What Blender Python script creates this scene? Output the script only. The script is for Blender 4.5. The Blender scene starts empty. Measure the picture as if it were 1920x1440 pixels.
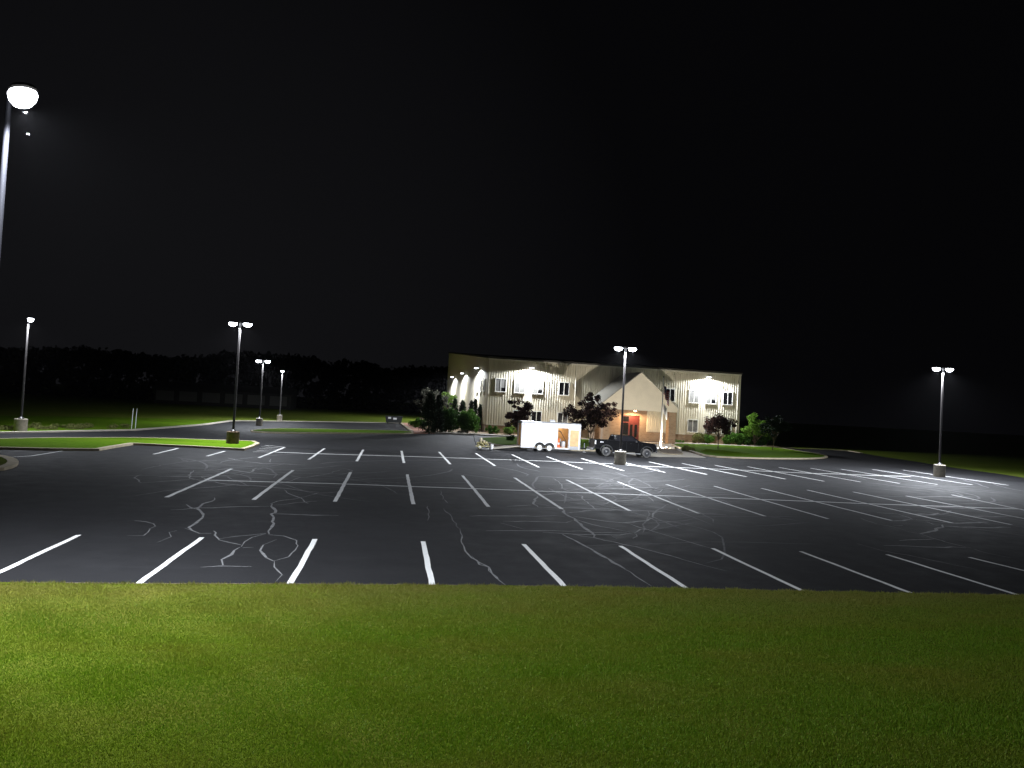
import bpy, math, random
import numpy as np
from mathutils import Vector, Matrix, geometry
random.seed(7)
rng = np.random.default_rng(11)
S = bpy.context.scene
COL = S.collection
PI = math.pi

# ------------------------------------------------------------------ camera
F, YAW, PITCH, ROLL = 1341.3223, 0.1673, 0.0314, 0.0537
CAM = Vector((7.2059, -14.57, 3.7033))
def cam_axes():
    cy, sy = math.cos(YAW), math.sin(YAW)
    f0 = Vector((sy, cy, 0)); r0 = Vector((cy, -sy, 0)); u0 = Vector((0, 0, 1))
    cp, sp = math.cos(PITCH), math.sin(PITCH)
    f = f0*cp + u0*sp; u = u0*cp - f0*sp
    cr, sr = math.cos(ROLL), math.sin(ROLL)
    return r0*cr + u*sr, u*cr - r0*sr, f
RT, UP, FW = cam_axes()
cd = bpy.data.cameras.new('camera'); cam = bpy.data.objects.new('camera', cd); COL.objects.link(cam)
cd.sensor_width = 36; cd.lens = F/1920*36; cd.clip_end = 5000; cd.clip_start = .05
m = Matrix((RT, UP, -FW)).transposed().to_4x4(); m.translation = CAM
cam.matrix_world = m
S.camera = cam
# surveying helpers: where a sight line of the photograph meets the ground or a given wall plane
def ray(px, py): return FW + RT*((px-960)/F) - UP*((py-720)/F)
def G(px, py, z=0.0):
    d = ray(px, py); return CAM + d*((z-CAM.z)/d.z)
def AY(px, py, Y):
    d = ray(px, py); return CAM + d*((Y-CAM.y)/d.y)
def AX(px, py, X):
    d = ray(px, py); return CAM + d*((X-CAM.x)/d.x)
def GL(pts, z=0.0): return [(G(x, y).x, G(x, y).y) for x, y in pts]
def ZL(pts, ox, oy=820, s=4.8): return GL([(ox+x/s, oy+y/s) for x, y in pts])

# ------------------------------------------------------------------ materials
def mat(name, col=(.5,.5,.5), rough=.6, metal=0, spec=.5, emit=None, es=0, var=0, vscale=4, bump=0, bscale=30, alpha=None, coat=0, trans=0):
    M = bpy.data.materials.new(name); M.use_nodes = True
    nt = M.node_tree; b = nt.nodes['Principled BSDF']
    b.inputs['Base Color'].default_value = (*col, 1); b.inputs['Roughness'].default_value = rough
    b.inputs['Metallic'].default_value = metal; b.inputs['Specular IOR Level'].default_value = spec
    b.inputs['Coat Weight'].default_value = coat
    b.inputs['Transmission Weight'].default_value = trans
    if emit: b.inputs['Emission Color'].default_value = (*emit, 1); b.inputs['Emission Strength'].default_value = es
    tc = nt.nodes.new('ShaderNodeTexCoord')
    if var:
        n = nt.nodes.new('ShaderNodeTexNoise'); n.inputs['Scale'].default_value = vscale; n.inputs['Detail'].default_value = 6
        r = nt.nodes.new('ShaderNodeValToRGB')
        r.color_ramp.elements[0].position = .3; r.color_ramp.elements[1].position = .7
        r.color_ramp.elements[0].color = (*[c*(1-var) for c in col], 1); r.color_ramp.elements[1].color = (*[min(1, c*(1+var)) for c in col], 1)
        nt.links.new(tc.outputs['Object'], n.inputs['Vector']); nt.links.new(n.outputs['Fac'], r.inputs['Fac']); nt.links.new(r.outputs['Color'], b.inputs['Base Color'])
    if bump:
        n = nt.nodes.new('ShaderNodeTexNoise'); n.inputs['Scale'].default_value = bscale; n.inputs['Detail'].default_value = 4
        bp = nt.nodes.new('ShaderNodeBump'); bp.inputs['Strength'].default_value = bump; bp.inputs['Distance'].default_value = .02
        nt.links.new(tc.outputs['Object'], n.inputs['Vector']); nt.links.new(n.outputs['Fac'], bp.inputs['Height']); nt.links.new(bp.outputs['Normal'], b.inputs['Normal'])
    return M
def nodes(M): return M.node_tree, M.node_tree.nodes, M.node_tree.links, M.node_tree.nodes['Principled BSDF']
def add_noise(nt, vec, scale, detail=4, rough=.5, sc3=None):
    n = nt.nodes.new('ShaderNodeTexNoise'); n.inputs['Scale'].default_value = scale; n.inputs['Detail'].default_value = detail; n.inputs['Roughness'].default_value = rough
    if sc3:
        mp = nt.nodes.new('ShaderNodeMapping'); mp.inputs['Scale'].default_value = sc3; nt.links.new(vec, mp.inputs['Vector']); vec = mp.outputs['Vector']
    nt.links.new(vec, n.inputs['Vector']); return n.outputs['Fac']
def ramp(nt, fac, stops):
    r = nt.nodes.new('ShaderNodeValToRGB'); e = r.color_ramp.elements
    while len(e) < len(stops): e.new(.5)
    for i, (p, c) in enumerate(stops): e[i].position = p; e[i].color = (*c, 1)
    nt.links.new(fac, r.inputs['Fac']); return r.outputs['Color']
def mix(nt, fac, a, b, mode='MIX'):
    n = nt.nodes.new('ShaderNodeMix'); n.data_type = 'RGBA'; n.blend_type = mode
    if isinstance(fac, (int, float)): n.inputs[0].default_value = fac
    else: nt.links.new(fac, n.inputs[0])
    for i, v in ((6, a), (7, b)):
        if isinstance(v, tuple): n.inputs[i].default_value = (*v, 1)
        else: nt.links.new(v, n.inputs[i])
    return n.outputs[2]
def bump(nt, h, strength, dist):
    b = nt.nodes.new('ShaderNodeBump'); b.inputs['Strength'].default_value = strength; b.inputs['Distance'].default_value = dist
    nt.links.new(h, b.inputs['Height']); nt.links.new(b.outputs['Normal'], nt.nodes['Principled BSDF'].inputs['Normal'])

def mat_asphalt():
    M = mat('asphalt', rough=.8, spec=.2); nt, N, L, b = nodes(M)
    tc = nt.nodes.new('ShaderNodeTexCoord').outputs['Object']
    fine = add_noise(nt, tc, 55, 3); mid = add_noise(nt, tc, 1.3, 6, .65); big = add_noise(nt, tc, .13, 5, .6); streak = add_noise(nt, tc, 1, 4, .6, (.07, 1.1, 1))
    c = ramp(nt, fine, [(.3, (.007,.007,.008)), (.7, (.017,.017,.0185))])
    c = mix(nt, ramp(nt, mid, [(.35, (0,0,0)), (.75, (.5,.5,.5))]), c, (.018,.018,.0195))
    c = mix(nt, ramp(nt, big, [(.45, (0,0,0)), (.7, (.55,.55,.55))]), c, (.020,.020,.0215))
    c = mix(nt, ramp(nt, streak, [(.55, (0,0,0)), (.75, (.35,.35,.35))]), c, (.027,.027,.029))
    spots = add_noise(nt, tc, .9, 2, .4); c = mix(nt, ramp(nt, spots, [(.66, (0,0,0)), (.74, (.7,.7,.7))]), c, (.010,.010,.010))
    L.new(c, b.inputs['Base Color'])
    L.new(ramp(nt, mid, [(.3, (.70,.70,.70)), (.7, (.88,.88,.88))]), b.inputs['Roughness'])
    bump(nt, fine, .35, .012); return M
def mat_lawn(name, a, b_, dry, dryness=.5):
    M = mat(name, rough=1, spec=.02); nt, N, L, b = nodes(M)
    tc = nt.nodes.new('ShaderNodeTexCoord').outputs['Object']
    n1 = add_noise(nt, tc, 14, 5, .7); n2 = add_noise(nt, tc, .45, 5, .6); n3 = add_noise(nt, tc, .16, 3, .5, (.4, 1.6, 1))
    c = ramp(nt, n1, [(.3, a), (.7, b_)])
    c = mix(nt, ramp(nt, n2, [(.5, (0,0,0)), (.75, (dryness,)*3)]), c, dry)
    c = mix(nt, ramp(nt, n3, [(.5, (0,0,0)), (.7, (dryness*.8,)*3)]), c, dry)
    L.new(c, b.inputs['Base Color']); bump(nt, n1, .8, .05); return M
def mat_brick(name, scale=1.0):
    M = mat(name, rough=.85); nt, N, L, b = nodes(M)
    g = nt.nodes.new('ShaderNodeNewGeometry').outputs['Position']; sp = nt.nodes.new('ShaderNodeSeparateXYZ'); L.new(g, sp.inputs[0])
    ad = nt.nodes.new('ShaderNodeMath'); L.new(sp.outputs[0], ad.inputs[0]); L.new(sp.outputs[1], ad.inputs[1])
    cb = nt.nodes.new('ShaderNodeCombineXYZ'); L.new(ad.outputs[0], cb.inputs[0]); L.new(sp.outputs[2], cb.inputs[1])
    br = nt.nodes.new('ShaderNodeTexBrick'); br.inputs['Scale'].default_value = 1
    br.inputs['Brick Width'].default_value = .40; br.inputs['Row Height'].default_value = .2; br.inputs['Mortar Size'].default_value = .012
    br.inputs['Color1'].default_value = (.36,.24,.155,1); br.inputs['Color2'].default_value = (.26,.165,.10,1); br.inputs['Mortar'].default_value = (.30,.26,.21,1)
    L.new(cb.outputs[0], br.inputs['Vector'])
    n = add_noise(nt, g, 2.5, 5, .7)
    c = mix(nt, ramp(nt, n, [(.3, (0,0,0)), (.8, (.5,.5,.5))]), br.outputs['Color'], (.42,.32,.22)); L.new(c, b.inputs['Base Color']); return M
def mat_leaf(name, a, b_, trans=.25):
    M = mat(name, rough=.7, spec=.1); nt, N, L, b = nodes(M)
    g = nt.nodes.new('ShaderNodeNewGeometry'); 
    r = ramp(nt, g.outputs['Random Per Island'], [(0, a), (1, b_)]); L.new(r, b.inputs['Base Color'])
    t = nt.nodes.new('ShaderNodeBsdfTranslucent'); L.new(r, t.inputs['Color']); mx = nt.nodes.new('ShaderNodeMixShader'); mx.inputs[0].default_value = trans
    L.new(b.outputs[0], mx.inputs[1]); L.new(t.outputs[0], mx.inputs[2]); L.new(mx.outputs[0], N['Material Output'].inputs['Surface']); return M

M = {}
M['asphalt'] = mat_asphalt()
M['lawn'] = mat_lawn('lawn_ground', (.06,.09,.006), (.10,.14,.01), (.15,.12,.03), .55)
M['field'] = mat_lawn('field_ground', (.09,.14,.015), (.15,.20,.025), (.20,.19,.05), .4)
M['bright_lawn'] = mat_lawn('island_grass', (.06,.13,.005), (.11,.21,.009), (.15,.18,.02), .3)
M['paint'] = mat('road_paint', (.80,.80,.78), .55, var=.06, vscale=9)
M['grey_paint'] = mat('grey_road_paint', (.70,.70,.70), .6, var=.16, vscale=7)  # slightly greyer and blotchier than the paint of the other rows
M['seal'] = mat('crack_sealer', (.17,.17,.173), .7, spec=.25, var=.35, vscale=5)
M['concrete'] = mat('concrete', (.42,.38,.31), .85, var=.15, vscale=1.5, bump=.3)
M['kerb'] = mat('kerb_concrete', (.44,.37,.25), .85, var=.18, vscale=2)
M['bollard'] = mat('pole_base_concrete', (.31,.28,.22), .9, var=.2, vscale=5, bump=.5)
M['pinkwalk'] = mat('paver', (.42,.20,.13), .85, var=.25, vscale=3)
M['mulch'] = mat('mulch', (.16,.11,.06), .95, var=.4, vscale=9, bump=.8, bscale=15)
M['pole'] = mat('pole_paint', (.028,.026,.026), .36, spec=.5)
M['warm'] = mat('warm_lens', (.9,.8,.6), .3, emit=(1, .62, .28), es=30)
M['housing'] = mat('lamp_housing', (.06,.055,.05), .5)
LCOL = (.87,.92,1.0)
M['lens'] = mat('lamp_lens', (.9,.9,.9), .3, emit=LCOL, es=28)
M['siding'] = mat('metal_siding', (.67,.62,.49), .6, spec=.25, var=.04, vscale=.8)
M['siding_side'] = M['siding']
M['trim'] = mat('cream_trim', (.70,.66,.55), .5)
M['gable'] = mat('gable_panel', (.70,.64,.52), .65, var=.05, vscale=1.2)
M['roofm'] = mat('metal_roof', (.36,.34,.29), .45, metal=.3)
M['darktrim'] = mat('dark_trim', (.05,.045,.04), .6)
M['brick'] = mat_brick('split_face_brick')
M['winframe'] = mat('window_frame', (.78,.76,.70), .5)
M['glass'] = mat('dark_glass', (.012,.012,.013), .08, spec=.8)
M['blind'] = mat('window_blind', (.17,.165,.15), .5, var=.3, vscale=2.5)
M['door'] = mat('red_door', (.11,.022,.018), .4, coat=.3)
M['white'] = mat('white_panel', (.80,.80,.81), .38, var=.02, vscale=2, coat=.2)
M['alu'] = mat('aluminium', (.55,.55,.56), .4, metal=.7)
M['black'] = mat('black_plastic', (.018,.018,.018), .55)
M['tyre'] = mat('tyre_rubber', (.035,.034,.033), .85)
M['dusty_tyre'] = mat('dusty_tyre', (.07,.067,.064), .9, var=.2, vscale=12)
M['rim'] = mat('white_rim', (.72,.71,.66), .45)
M['dark_rim'] = mat('dark_rim', (.018,.018,.02), .5)
M['ply'] = mat('plywood', (.62,.40,.18), .65, var=.12, vscale=4)
M['ply_door'] = mat('plywood_door', (.50,.33,.16), .65, var=.15, vscale=4)
M['orange'] = mat('orange_plastic', (.85,.13,.03), .5)
M['greycan'] = mat('grey_plastic', (.42,.44,.46), .5)
M['truck'] = mat('black_truck_paint', (.004,.004,.0045), .25, spec=.35, coat=.2)
M['truck_glass'] = mat('truck_glass', (.01,.01,.012), .06, spec=.8)
M['chrome'] = mat('chrome', (.65,.65,.66), .18, metal=1)
M['light_lens'] = mat('clear_lens', (.6,.6,.58), .15, coat=.5)
M['red_lens'] = mat('red_lens', (.45,.03,.02), .2, coat=.5)
M['bark'] = mat('bark', (.14,.10,.07), .9, var=.3, vscale=9, bump=.6)
M['purple'] = mat_leaf('purple_leaf', (.032,.018,.016), (.10,.056,.05))
M['green'] = mat_leaf('green_leaf', (.05,.13,.015), (.10,.22,.03))
M['lime'] = mat_leaf('lime_leaf', (.12,.22,.03), (.2,.32,.06))
M['darkgreen'] = mat_leaf('dark_leaf', (.022,.06,.010), (.05,.11,.02))
M['lime_tree'] = mat_leaf('bright_leaf', (.09,.19,.02), (.15,.27,.035))
M['thuja'] = mat_leaf('evergreen_leaf', (.012,.024,.010), (.025,.042,.018), .1)
M['silver'] = mat_leaf('silver_leaf', (.05,.05,.036), (.11,.11,.085))
M['wood'] = mat_leaf('far_wood_leaf', (.003,.004,.002), (.005,.006,.003), .1)
M['wood'].node_tree.nodes['Principled BSDF'].inputs['Specular IOR Level'].default_value = 0
M['weeds'] = mat_leaf('tall_grass_leaf', (.12,.14,.04), (.2,.2,.07))
M['cream'] = mat('cream_paint', (.72,.62,.42), .5)
M['shed'] = mat('shed_wall', (.03,.03,.028), .9, spec=.05)
M['sheddoor'] = mat('shed_door', (.10,.10,.095), .9, spec=.05)
M['dumpster'] = mat('dumpster_steel', (.02,.022,.022), .5)
M['flagpole'] = mat('flagpole_white', (.85,.85,.83), .35)
M['camo'] = mat('mottled_cover', (.40,.34,.16), .7)
nt, N, L, b = nodes(M['camo'])
tc = nt.nodes.new('ShaderNodeTexCoord').outputs['Object']
L.new(ramp(nt, add_noise(nt, tc, 9, 2), [(.40, (.10,.075,.04)), (.46, (.30,.26,.10)), (.54, (.55,.50,.25)), (.60, (.16,.13,.07))]), b.inputs['Base Color'])

# ------------------------------------------------------------------ mesh builder
class MB:
    def __init__(s): s.v = []; s.f = []
    def quad(s, a, b, c, d): i = len(s.v); s.v += [a, b, c, d]; s.f.append((i, i+1, i+2, i+3)); return s
    def add(s, vs, fs): i = len(s.v); s.v += [tuple(v) for v in vs]; s.f += [tuple(j+i for j in f) for f in fs]; return s
    def box(s, x0, x1, y0, y1, z0, z1, taper=0):
        t = taper
        vs = [(x0,y0,z0),(x1,y0,z0),(x1,y1,z0),(x0,y1,z0),(x0+t,y0+t,z1),(x1-t,y0+t,z1),(x1-t,y1-t,z1),(x0+t,y1-t,z1)]
        return s.add(vs, [(0,3,2,1),(4,5,6,7),(0,1,5,4),(1,2,6,5),(2,3,7,6),(3,0,4,7)])
    def prism_y(s, poly, y0, y1):          # poly in (x, z), extruded along y
        n = len(poly); tri = geometry.tessellate_polygon([[Vector((p[0], p[1], 0)) for p in poly]])
        vs = [(p[0], y0, p[1]) for p in poly] + [(p[0], y1, p[1]) for p in poly]
        fs = [tuple(t) for t in tri] + [tuple(i+n for i in t[::-1]) for t in tri] + [(i, (i+1) % n, (i+1) % n+n, i+n) for i in range(n)]
        return s.add(vs, fs)
    def prism_x(s, poly, x0, x1):          # poly in (y, z)
        n = len(poly); tri = geometry.tessellate_polygon([[Vector((p[0], p[1], 0)) for p in poly]])
        vs = [(x0, p[0], p[1]) for p in poly] + [(x1, p[0], p[1]) for p in poly]
        fs = [tuple(t) for t in tri] + [tuple(i+n for i in t[::-1]) for t in tri] + [(i, (i+1) % n, (i+1) % n+n, i+n) for i in range(n)]
        return s.add(vs, fs)
    def slab(s, poly, z0, z1):             # poly in (x, y)
        n = len(poly); tri = geometry.tessellate_polygon([[Vector((p[0], p[1], 0)) for p in poly]])
        vs = [(p[0], p[1], z0) for p in poly] + [(p[0], p[1], z1) for p in poly]
        fs = [tuple(t) for t in tri] + [tuple(i+n for i in t[::-1]) for t in tri] + [(i, (i+1) % n, (i+1) % n+n, i+n) for i in range(n)]
        return s.add(vs, fs)
    def sheet(s, poly, z):
        tri = geometry.tessellate_polygon([[Vector((p[0], p[1], 0)) for p in poly]])
        fs = []
        for t in tri:
            a, b_, c = (poly[i] for i in t)
            cr = (b_[0]-a[0])*(c[1]-a[1])-(b_[1]-a[1])*(c[0]-a[0]); fs.append(tuple(t) if cr > 0 else tuple(t[::-1]))
        return s.add([(p[0], p[1], z) for p in poly], fs)
    def tube(s, pts, r, n=8, cap=True):    # r: number or list
        pts = [Vector(p) for p in pts]; rs = r if isinstance(r, (list, tuple)) else [r]*len(pts)
        base = len(s.v)
        for i, p in enumerate(pts):
            d = (pts[min(i+1, len(pts)-1)]-pts[max(i-1, 0)]).normalized()
            a = d.cross(Vector((0, 0, 1)) if abs(d.z) < .9 else Vector((0, 1, 0))).normalized(); b_ = d.cross(a)
            for k in range(n):
                t = 2*PI*k/n; q = p+a*(rs[i]*math.cos(t))+b_*(rs[i]*math.sin(t)); s.v.append(tuple(q))
        for i in range(len(pts)-1):
            for k in range(n):
                s.f.append((base+i*n+k, base+i*n+(k+1) % n, base+(i+1)*n+(k+1) % n, base+(i+1)*n+k))
        if cap: s.f.append(tuple(base+k for k in range(n))[::-1]); s.f.append(tuple(base+(len(pts)-1)*n+k for k in range(n)))
        return s
    def lathe(s, prof, n=20, c=(0,0,0), axis='z', sx=1, sy=1):   # prof: (r, h)
        base = len(s.v)
        for r, h in prof:
            for k in range(n):
                t = 2*PI*k/n; x, y = r*math.cos(t)*sx, r*math.sin(t)*sy
                s.v.append((c[0]+x, c[1]+y, c[2]+h) if axis == 'z' else (c[0]+x, c[1]+h, c[2]+y))
        for i in range(len(prof)-1):
            for k in range(n): s.f.append((base+i*n+k, base+i*n+(k+1) % n, base+(i+1)*n+(k+1) % n, base+(i+1)*n+k))
        s.f.append(tuple(base+k for k in range(n))[::-1]); s.f.append(tuple(base+(len(prof)-1)*n+k for k in range(n)))
        return s
    def obj(s, name, material, parent=None, smooth=False, bevel=0):
        me = bpy.data.meshes.new(name); me.from_pydata(s.v, [], s.f); me.materials.append(material)
        import bmesh
        bm = bmesh.new(); bm.from_mesh(me); bmesh.ops.recalc_face_normals(bm, faces=bm.faces); bm.to_mesh(me); bm.free()
        if smooth:
            for p in me.polygons: p.use_smooth = True
        me.update()
        o = bpy.data.objects.new(name, me); COL.objects.link(o)
        if parent: o.parent = parent
        if bevel:
            b_ = o.modifiers.new('bevel', 'BEVEL'); b_.width = bevel; b_.segments = 2; b_.limit_method = 'ANGLE'; b_.angle_limit = math.radians(40)
        if smooth:
            e = o.modifiers.new('split', 'EDGE_SPLIT'); e.split_angle = math.radians(40)
        return o
def npmesh(name, V, nper, material, parent=None):
    n = len(V)//nper; me = bpy.data.meshes.new(name)
    me.vertices.add(len(V)); me.vertices.foreach_set('co', V.astype(np.float32).ravel())
    me.loops.add(len(V)); me.loops.foreach_set('vertex_index', np.arange(len(V), dtype=np.int32))
    me.polygons.add(n); me.polygons.foreach_set('loop_start', np.arange(0, len(V), nper, dtype=np.int32))
    me.update(calc_edges=True); me.materials.append(material)
    o = bpy.data.objects.new(name, me); COL.objects.link(o)
    if parent: o.parent = parent
    return o
def tag(o, label=None, cat=None, group=None, kind=None):
    if label: o['label'] = label
    if cat: o['category'] = cat
    if group: o['group'] = group
    if kind: o['kind'] = kind
    return o
def thing(name, label, cat, loc=(0,0,0), rz=0, group=None):
    o = bpy.data.objects.new(name, None); COL.objects.link(o); o.location = loc; o.rotation_euler = (0, 0, rz)
    return tag(o, label, cat, group)
def struct(name, mb, material, label=None, z=None, kind='structure'):
    o = mb.obj(name, material); return tag(o, label, None, None, kind)
def copy_tree(o, parent=None):
    c = o.copy(); COL.objects.link(c); c.parent = parent
    for ch in list(o.children): copy_tree(ch, c)
    return c
def spot(parent, loc, energy, size=150, blend=.6, radius=.12, col=LCOL, direction=(0,0,-1), name='lamp_light'):
    l = bpy.data.lights.new(name, 'SPOT'); l.energy = energy; l.spot_size = math.radians(size); l.spot_blend = blend; l.shadow_soft_size = radius; l.color = col
    o = bpy.data.objects.new(name, l); COL.objects.link(o); o.location = loc
    o.rotation_euler = Vector(direction).to_track_quat('-Z', 'Y').to_euler()
    if parent: o.parent = parent
    return o

# ------------------------------------------------------------------ ground, lot, islands
MBs = MB
g = MB(); R_ = 1500; g.quad((-R_, -60, -.03), (R_, -60, -.03), (R_, R_, -.03), (-R_, R_, -.03)); struct('ground', g, M['field'])
near_edge = [(-400, 1089), (0, 1093), (258, 1095.5), (544, 1096), (810, 1098), (1059, 1100.6), (1288, 1104.4), (1507, 1109), (1714, 1113.5), (1920, 1117)]
NE = GL(near_edge); NE = [(-14, .5)] + NE[0:] + [(40, 1.5), (75, 6)]
right_edge = [(1990, 907), (1920, 895.5), (1870, 888), (1810, 880), (1760, 872.5), (1715, 865), (1660, 857), (1615, 849.5), (1590, 845.5), (1560, 844), (1520, 843), (1480, 842), (1450, 840.3)]
RE = GL(right_edge); RE = [(75, 30)] + RE + [(58, 78.2)]
back = [(12.0, 78.2), (12.4, 72)] + GL([(772, 808.7), (749, 793.4), (640, 791.5), (470, 789.5), (433, 789.2), (384, 796), (280, 804.5), (250, 807), (150, 808.8), (60, 811), (0, 812), (-200, 815)]) + [(-60, 20), (-60, .5)]
lot = NE + RE + back
struct('parking_lot', MB().sheet(lot, 0), M['asphalt'])
def inset(poly, d):
    n = len(poly); area = sum(poly[i][0]*poly[(i+1) % n][1]-poly[(i+1) % n][0]*poly[i][1] for i in range(n)); sg = 1 if area > 0 else -1
    out = []
    for i in range(n):
        p0, p1, p2 = Vector(poly[i-1]), Vector(poly[i]), Vector(poly[(i+1) % n])
        a = (p1-p0).normalized(); b_ = (p2-p1).normalized(); na = Vector((-a.y, a.x))*sg; nb = Vector((-b_.y, b_.x))*sg
        nn = (na+nb); nn = nn.normalized() if nn.length > 1e-6 else na; k = 1/max(.45, nn.dot(na)); q = p1+nn*d*k; out.append((q.x, q.y))
    return out
def kerbed(kname, gname, poly, gm, w=.18, h=.13, gz=.12):
    inn = inset(poly, w); n = len(poly); k = MB()
    vs = [(p[0], p[1], -.01) for p in poly] + [(p[0], p[1], h) for p in poly] + [(p[0], p[1], h) for p in inn] + [(p[0], p[1], -.01) for p in inn]
    k.add(vs, [f for i in range(n) for f in ((i, (i+1) % n, n+(i+1) % n, n+i), (n+i, n+(i+1) % n, 2*n+(i+1) % n, 2*n+i), (2*n+i, 2*n+(i+1) % n, 3*n+(i+1) % n, 3*n+i))])
    struct(kname, k, M['kerb']); struct(gname, MB().sheet(inn, gz), gm); return inn
def smooth_poly(p, it=2):
    for _ in range(it):
        q = []
        for i in range(len(p)):
            a, b_ = p[i], p[(i+1) % len(p)]; q += [(a[0]*.75+b_[0]*.25, a[1]*.75+b_[1]*.25), (a[0]*.25+b_[0]*.75, a[1]*.25+b_[1]*.75)]
        p = q
    return p
islA = GL([(-120, 845), (0, 843), (100, 845), (186, 845.5), (215, 840), (250, 834.5), (350, 839), (458, 845), (474, 840), (487, 834), (477, 829.5), (420, 828), (300, 824), (230, 823), (100, 823.5), (0, 825.5), (-120, 828)])
innA = kerbed('kerb', 'grass_island', islA, M['bright_lawn'], w=.28)
islF = smooth_poly(GL([(462, 809.5), (500, 812.6), (600, 813.6), (700, 814), (776, 814.5), (773, 809.6), (700, 807.8), (600, 806), (527, 804.8), (490, 806)]), 1)
innF = kerbed('kerb', 'grass_island', islF, M['bright_lawn'], w=.2)
lawnR = smooth_poly(GL([(1256, 833.6), (1290, 833.6), (1370, 836), (1447, 840), (1475, 843), (1500, 847), (1535, 852), (1556, 857.5), (1540, 861), (1480, 861.5), (1400, 860.5), (1325, 857), (1294, 847.5), (1264, 838)]), 1)
innR = kerbed('kerb', 'front_lawn', lawnR, M['bright_lawn'], w=.3)
lawnL = smooth_poly(GL([(895, 823.5), (910, 821.6), (960, 820.6), (1050, 823), (1112, 826), (1150, 834), (1160, 846), (1100, 846.5), (1040, 843.5), (960, 840), (915, 834)]), 1)
innL = kerbed('kerb', 'front_lawn', lawnL, M['bright_lawn'], w=.3)
tipI = smooth_poly(GL([(-150, 850), (-20, 856), (18, 860), (36, 868), (30, 877), (0, 884), (-150, 890)]), 1)
innT = kerbed('kerb', 'grass_island', tipI, M['lawn'], w=.4)
# concrete: kerb along the far road, front sidewalk, plaza at the porch
def strip(pts, w, z, h=None):
    m_ = MB(); n = len(pts); L_ = []; R2 = []
    for i in range(n):
        a = Vector(pts[max(i-1, 0)]); b_ = Vector(pts[min(i+1, n-1)]); d = (b_-a).normalized(); nn = Vector((-d.y, d.x)); p = Vector(pts[i]); ww = w[i] if isinstance(w, list) else w
        L_.append(p+nn*ww/2); R2.append(p-nn*ww/2)
    if h is None:
        for i in range(n-1): m_.quad((*R2[i], z), (*R2[i+1], z), (*L_[i+1], z), (*L_[i], z))
    else:
        for i in range(n-1):
            m_.quad((*R2[i], z+h), (*R2[i+1], z+h), (*L_[i+1], z+h), (*L_[i], z+h)); m_.quad((*R2[i], z-.02), (*R2[i+1], z-.02), (*R2[i+1], z+h), (*R2[i], z+h)); m_.quad((*L_[i], z-.02), (*L_[i], z+h), (*L_[i+1], z+h), (*L_[i+1], z-.02))
    return m_
struct('kerb', strip(GL([(-200, 815), (0, 812.3), (60, 811.3), (150, 809.2), (250, 807.2), (300, 803.5), (384, 796.5), (433, 789.6)]), .5, 0, .1), M['concrete'])
struct('kerb', strip(GL([(433, 789.4), (470, 789.6), (640, 791.6), (749, 793.5)]), .8, 0, .08), M['concrete'])
struct('kerb', strip(GL([(750, 793.4), (773, 809.6)]), .35, 0, .14), M['kerb'])
struct('kerb', strip(GL([(1446, 839.6), (1480, 842), (1520, 843), (1560, 844), (1592, 846), (1615, 850)]), .4, 0, .1), M['kerb'])
struct('field_grass', MB().sheet([(-14, 30)] + GL([(-200, 815.5), (0, 812.4), (60, 811.4), (150, 809.3), (250, 807.3), (300, 803.6), (384, 796.6), (433, 789.7), (433, 788.2), (250, 783), (0, 779)]) + [(-90, 60), (-60, 30)], -.012), M['bright_lawn'])
walk = [(12.3, 71.4), (20, 71.3), (33.4, 72.2), (33.4, 73.6), (18, 73.0), (12.3, 73.2)]
struct('sidewalk', MB().slab(walk, -.01, .14), M['concrete'])
struct('sidewalk', MB().slab([(44.3, 73.4), (58, 74.6), (62, 75.4), (62, 77.0), (58, 76.4), (44.3, 75.2)], -.01, .13), M['concrete'])
plaza = GL([(1200, 857), (1262, 857), (1325, 858.5), (1296, 849), (1266, 839), (1257, 834)]) + [(44.2, 74.9), (33.5, 74.9), (33.5, 66)] + GL([(1160, 846.5)])
struct('plaza', MB().sheet(plaza, .012), M['concrete'])
struct('brick_walk', MB().slab(GL([(752, 793.4), (769, 793.4), (784, 802), (815, 813), (776, 813.2), (775, 809)]), 0, .06), M['pinkwalk'])
bed = smooth_poly([(12.6, 73.3), (33.4, 73.8), (33.4, 80), (12.0, 80), (10.6, 90), (9.6, 110), (20, 110), (20, 100), (9.3, 112), (9.0, 104), (10.2, 84)][:0] or [(12.6, 73.3), (33.3, 73.8), (33.3, 80.1), (19.9, 80.1), (19.9, 150), (14, 150), (11.5, 90)], 0)
struct('planting_bed', MB().sheet(bed, .05), M['mulch'])
struct('planting_bed', MB().sheet([(44.3, 75.3), (58, 76.5), (62, 77.1), (62, 82), (56.3, 82), (56.3, 80.1), (44.3, 80.1)], .05), M['mulch'])
flagbed = smooth_poly(GL([(1232, 842), (1250, 840), (1272, 845), (1285, 852), (1262, 853.5), (1236, 850)]), 1)
innB = kerbed('kerb', 'planting_bed', flagbed, M['mulch'], w=.12, h=.09, gz=.08)

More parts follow.
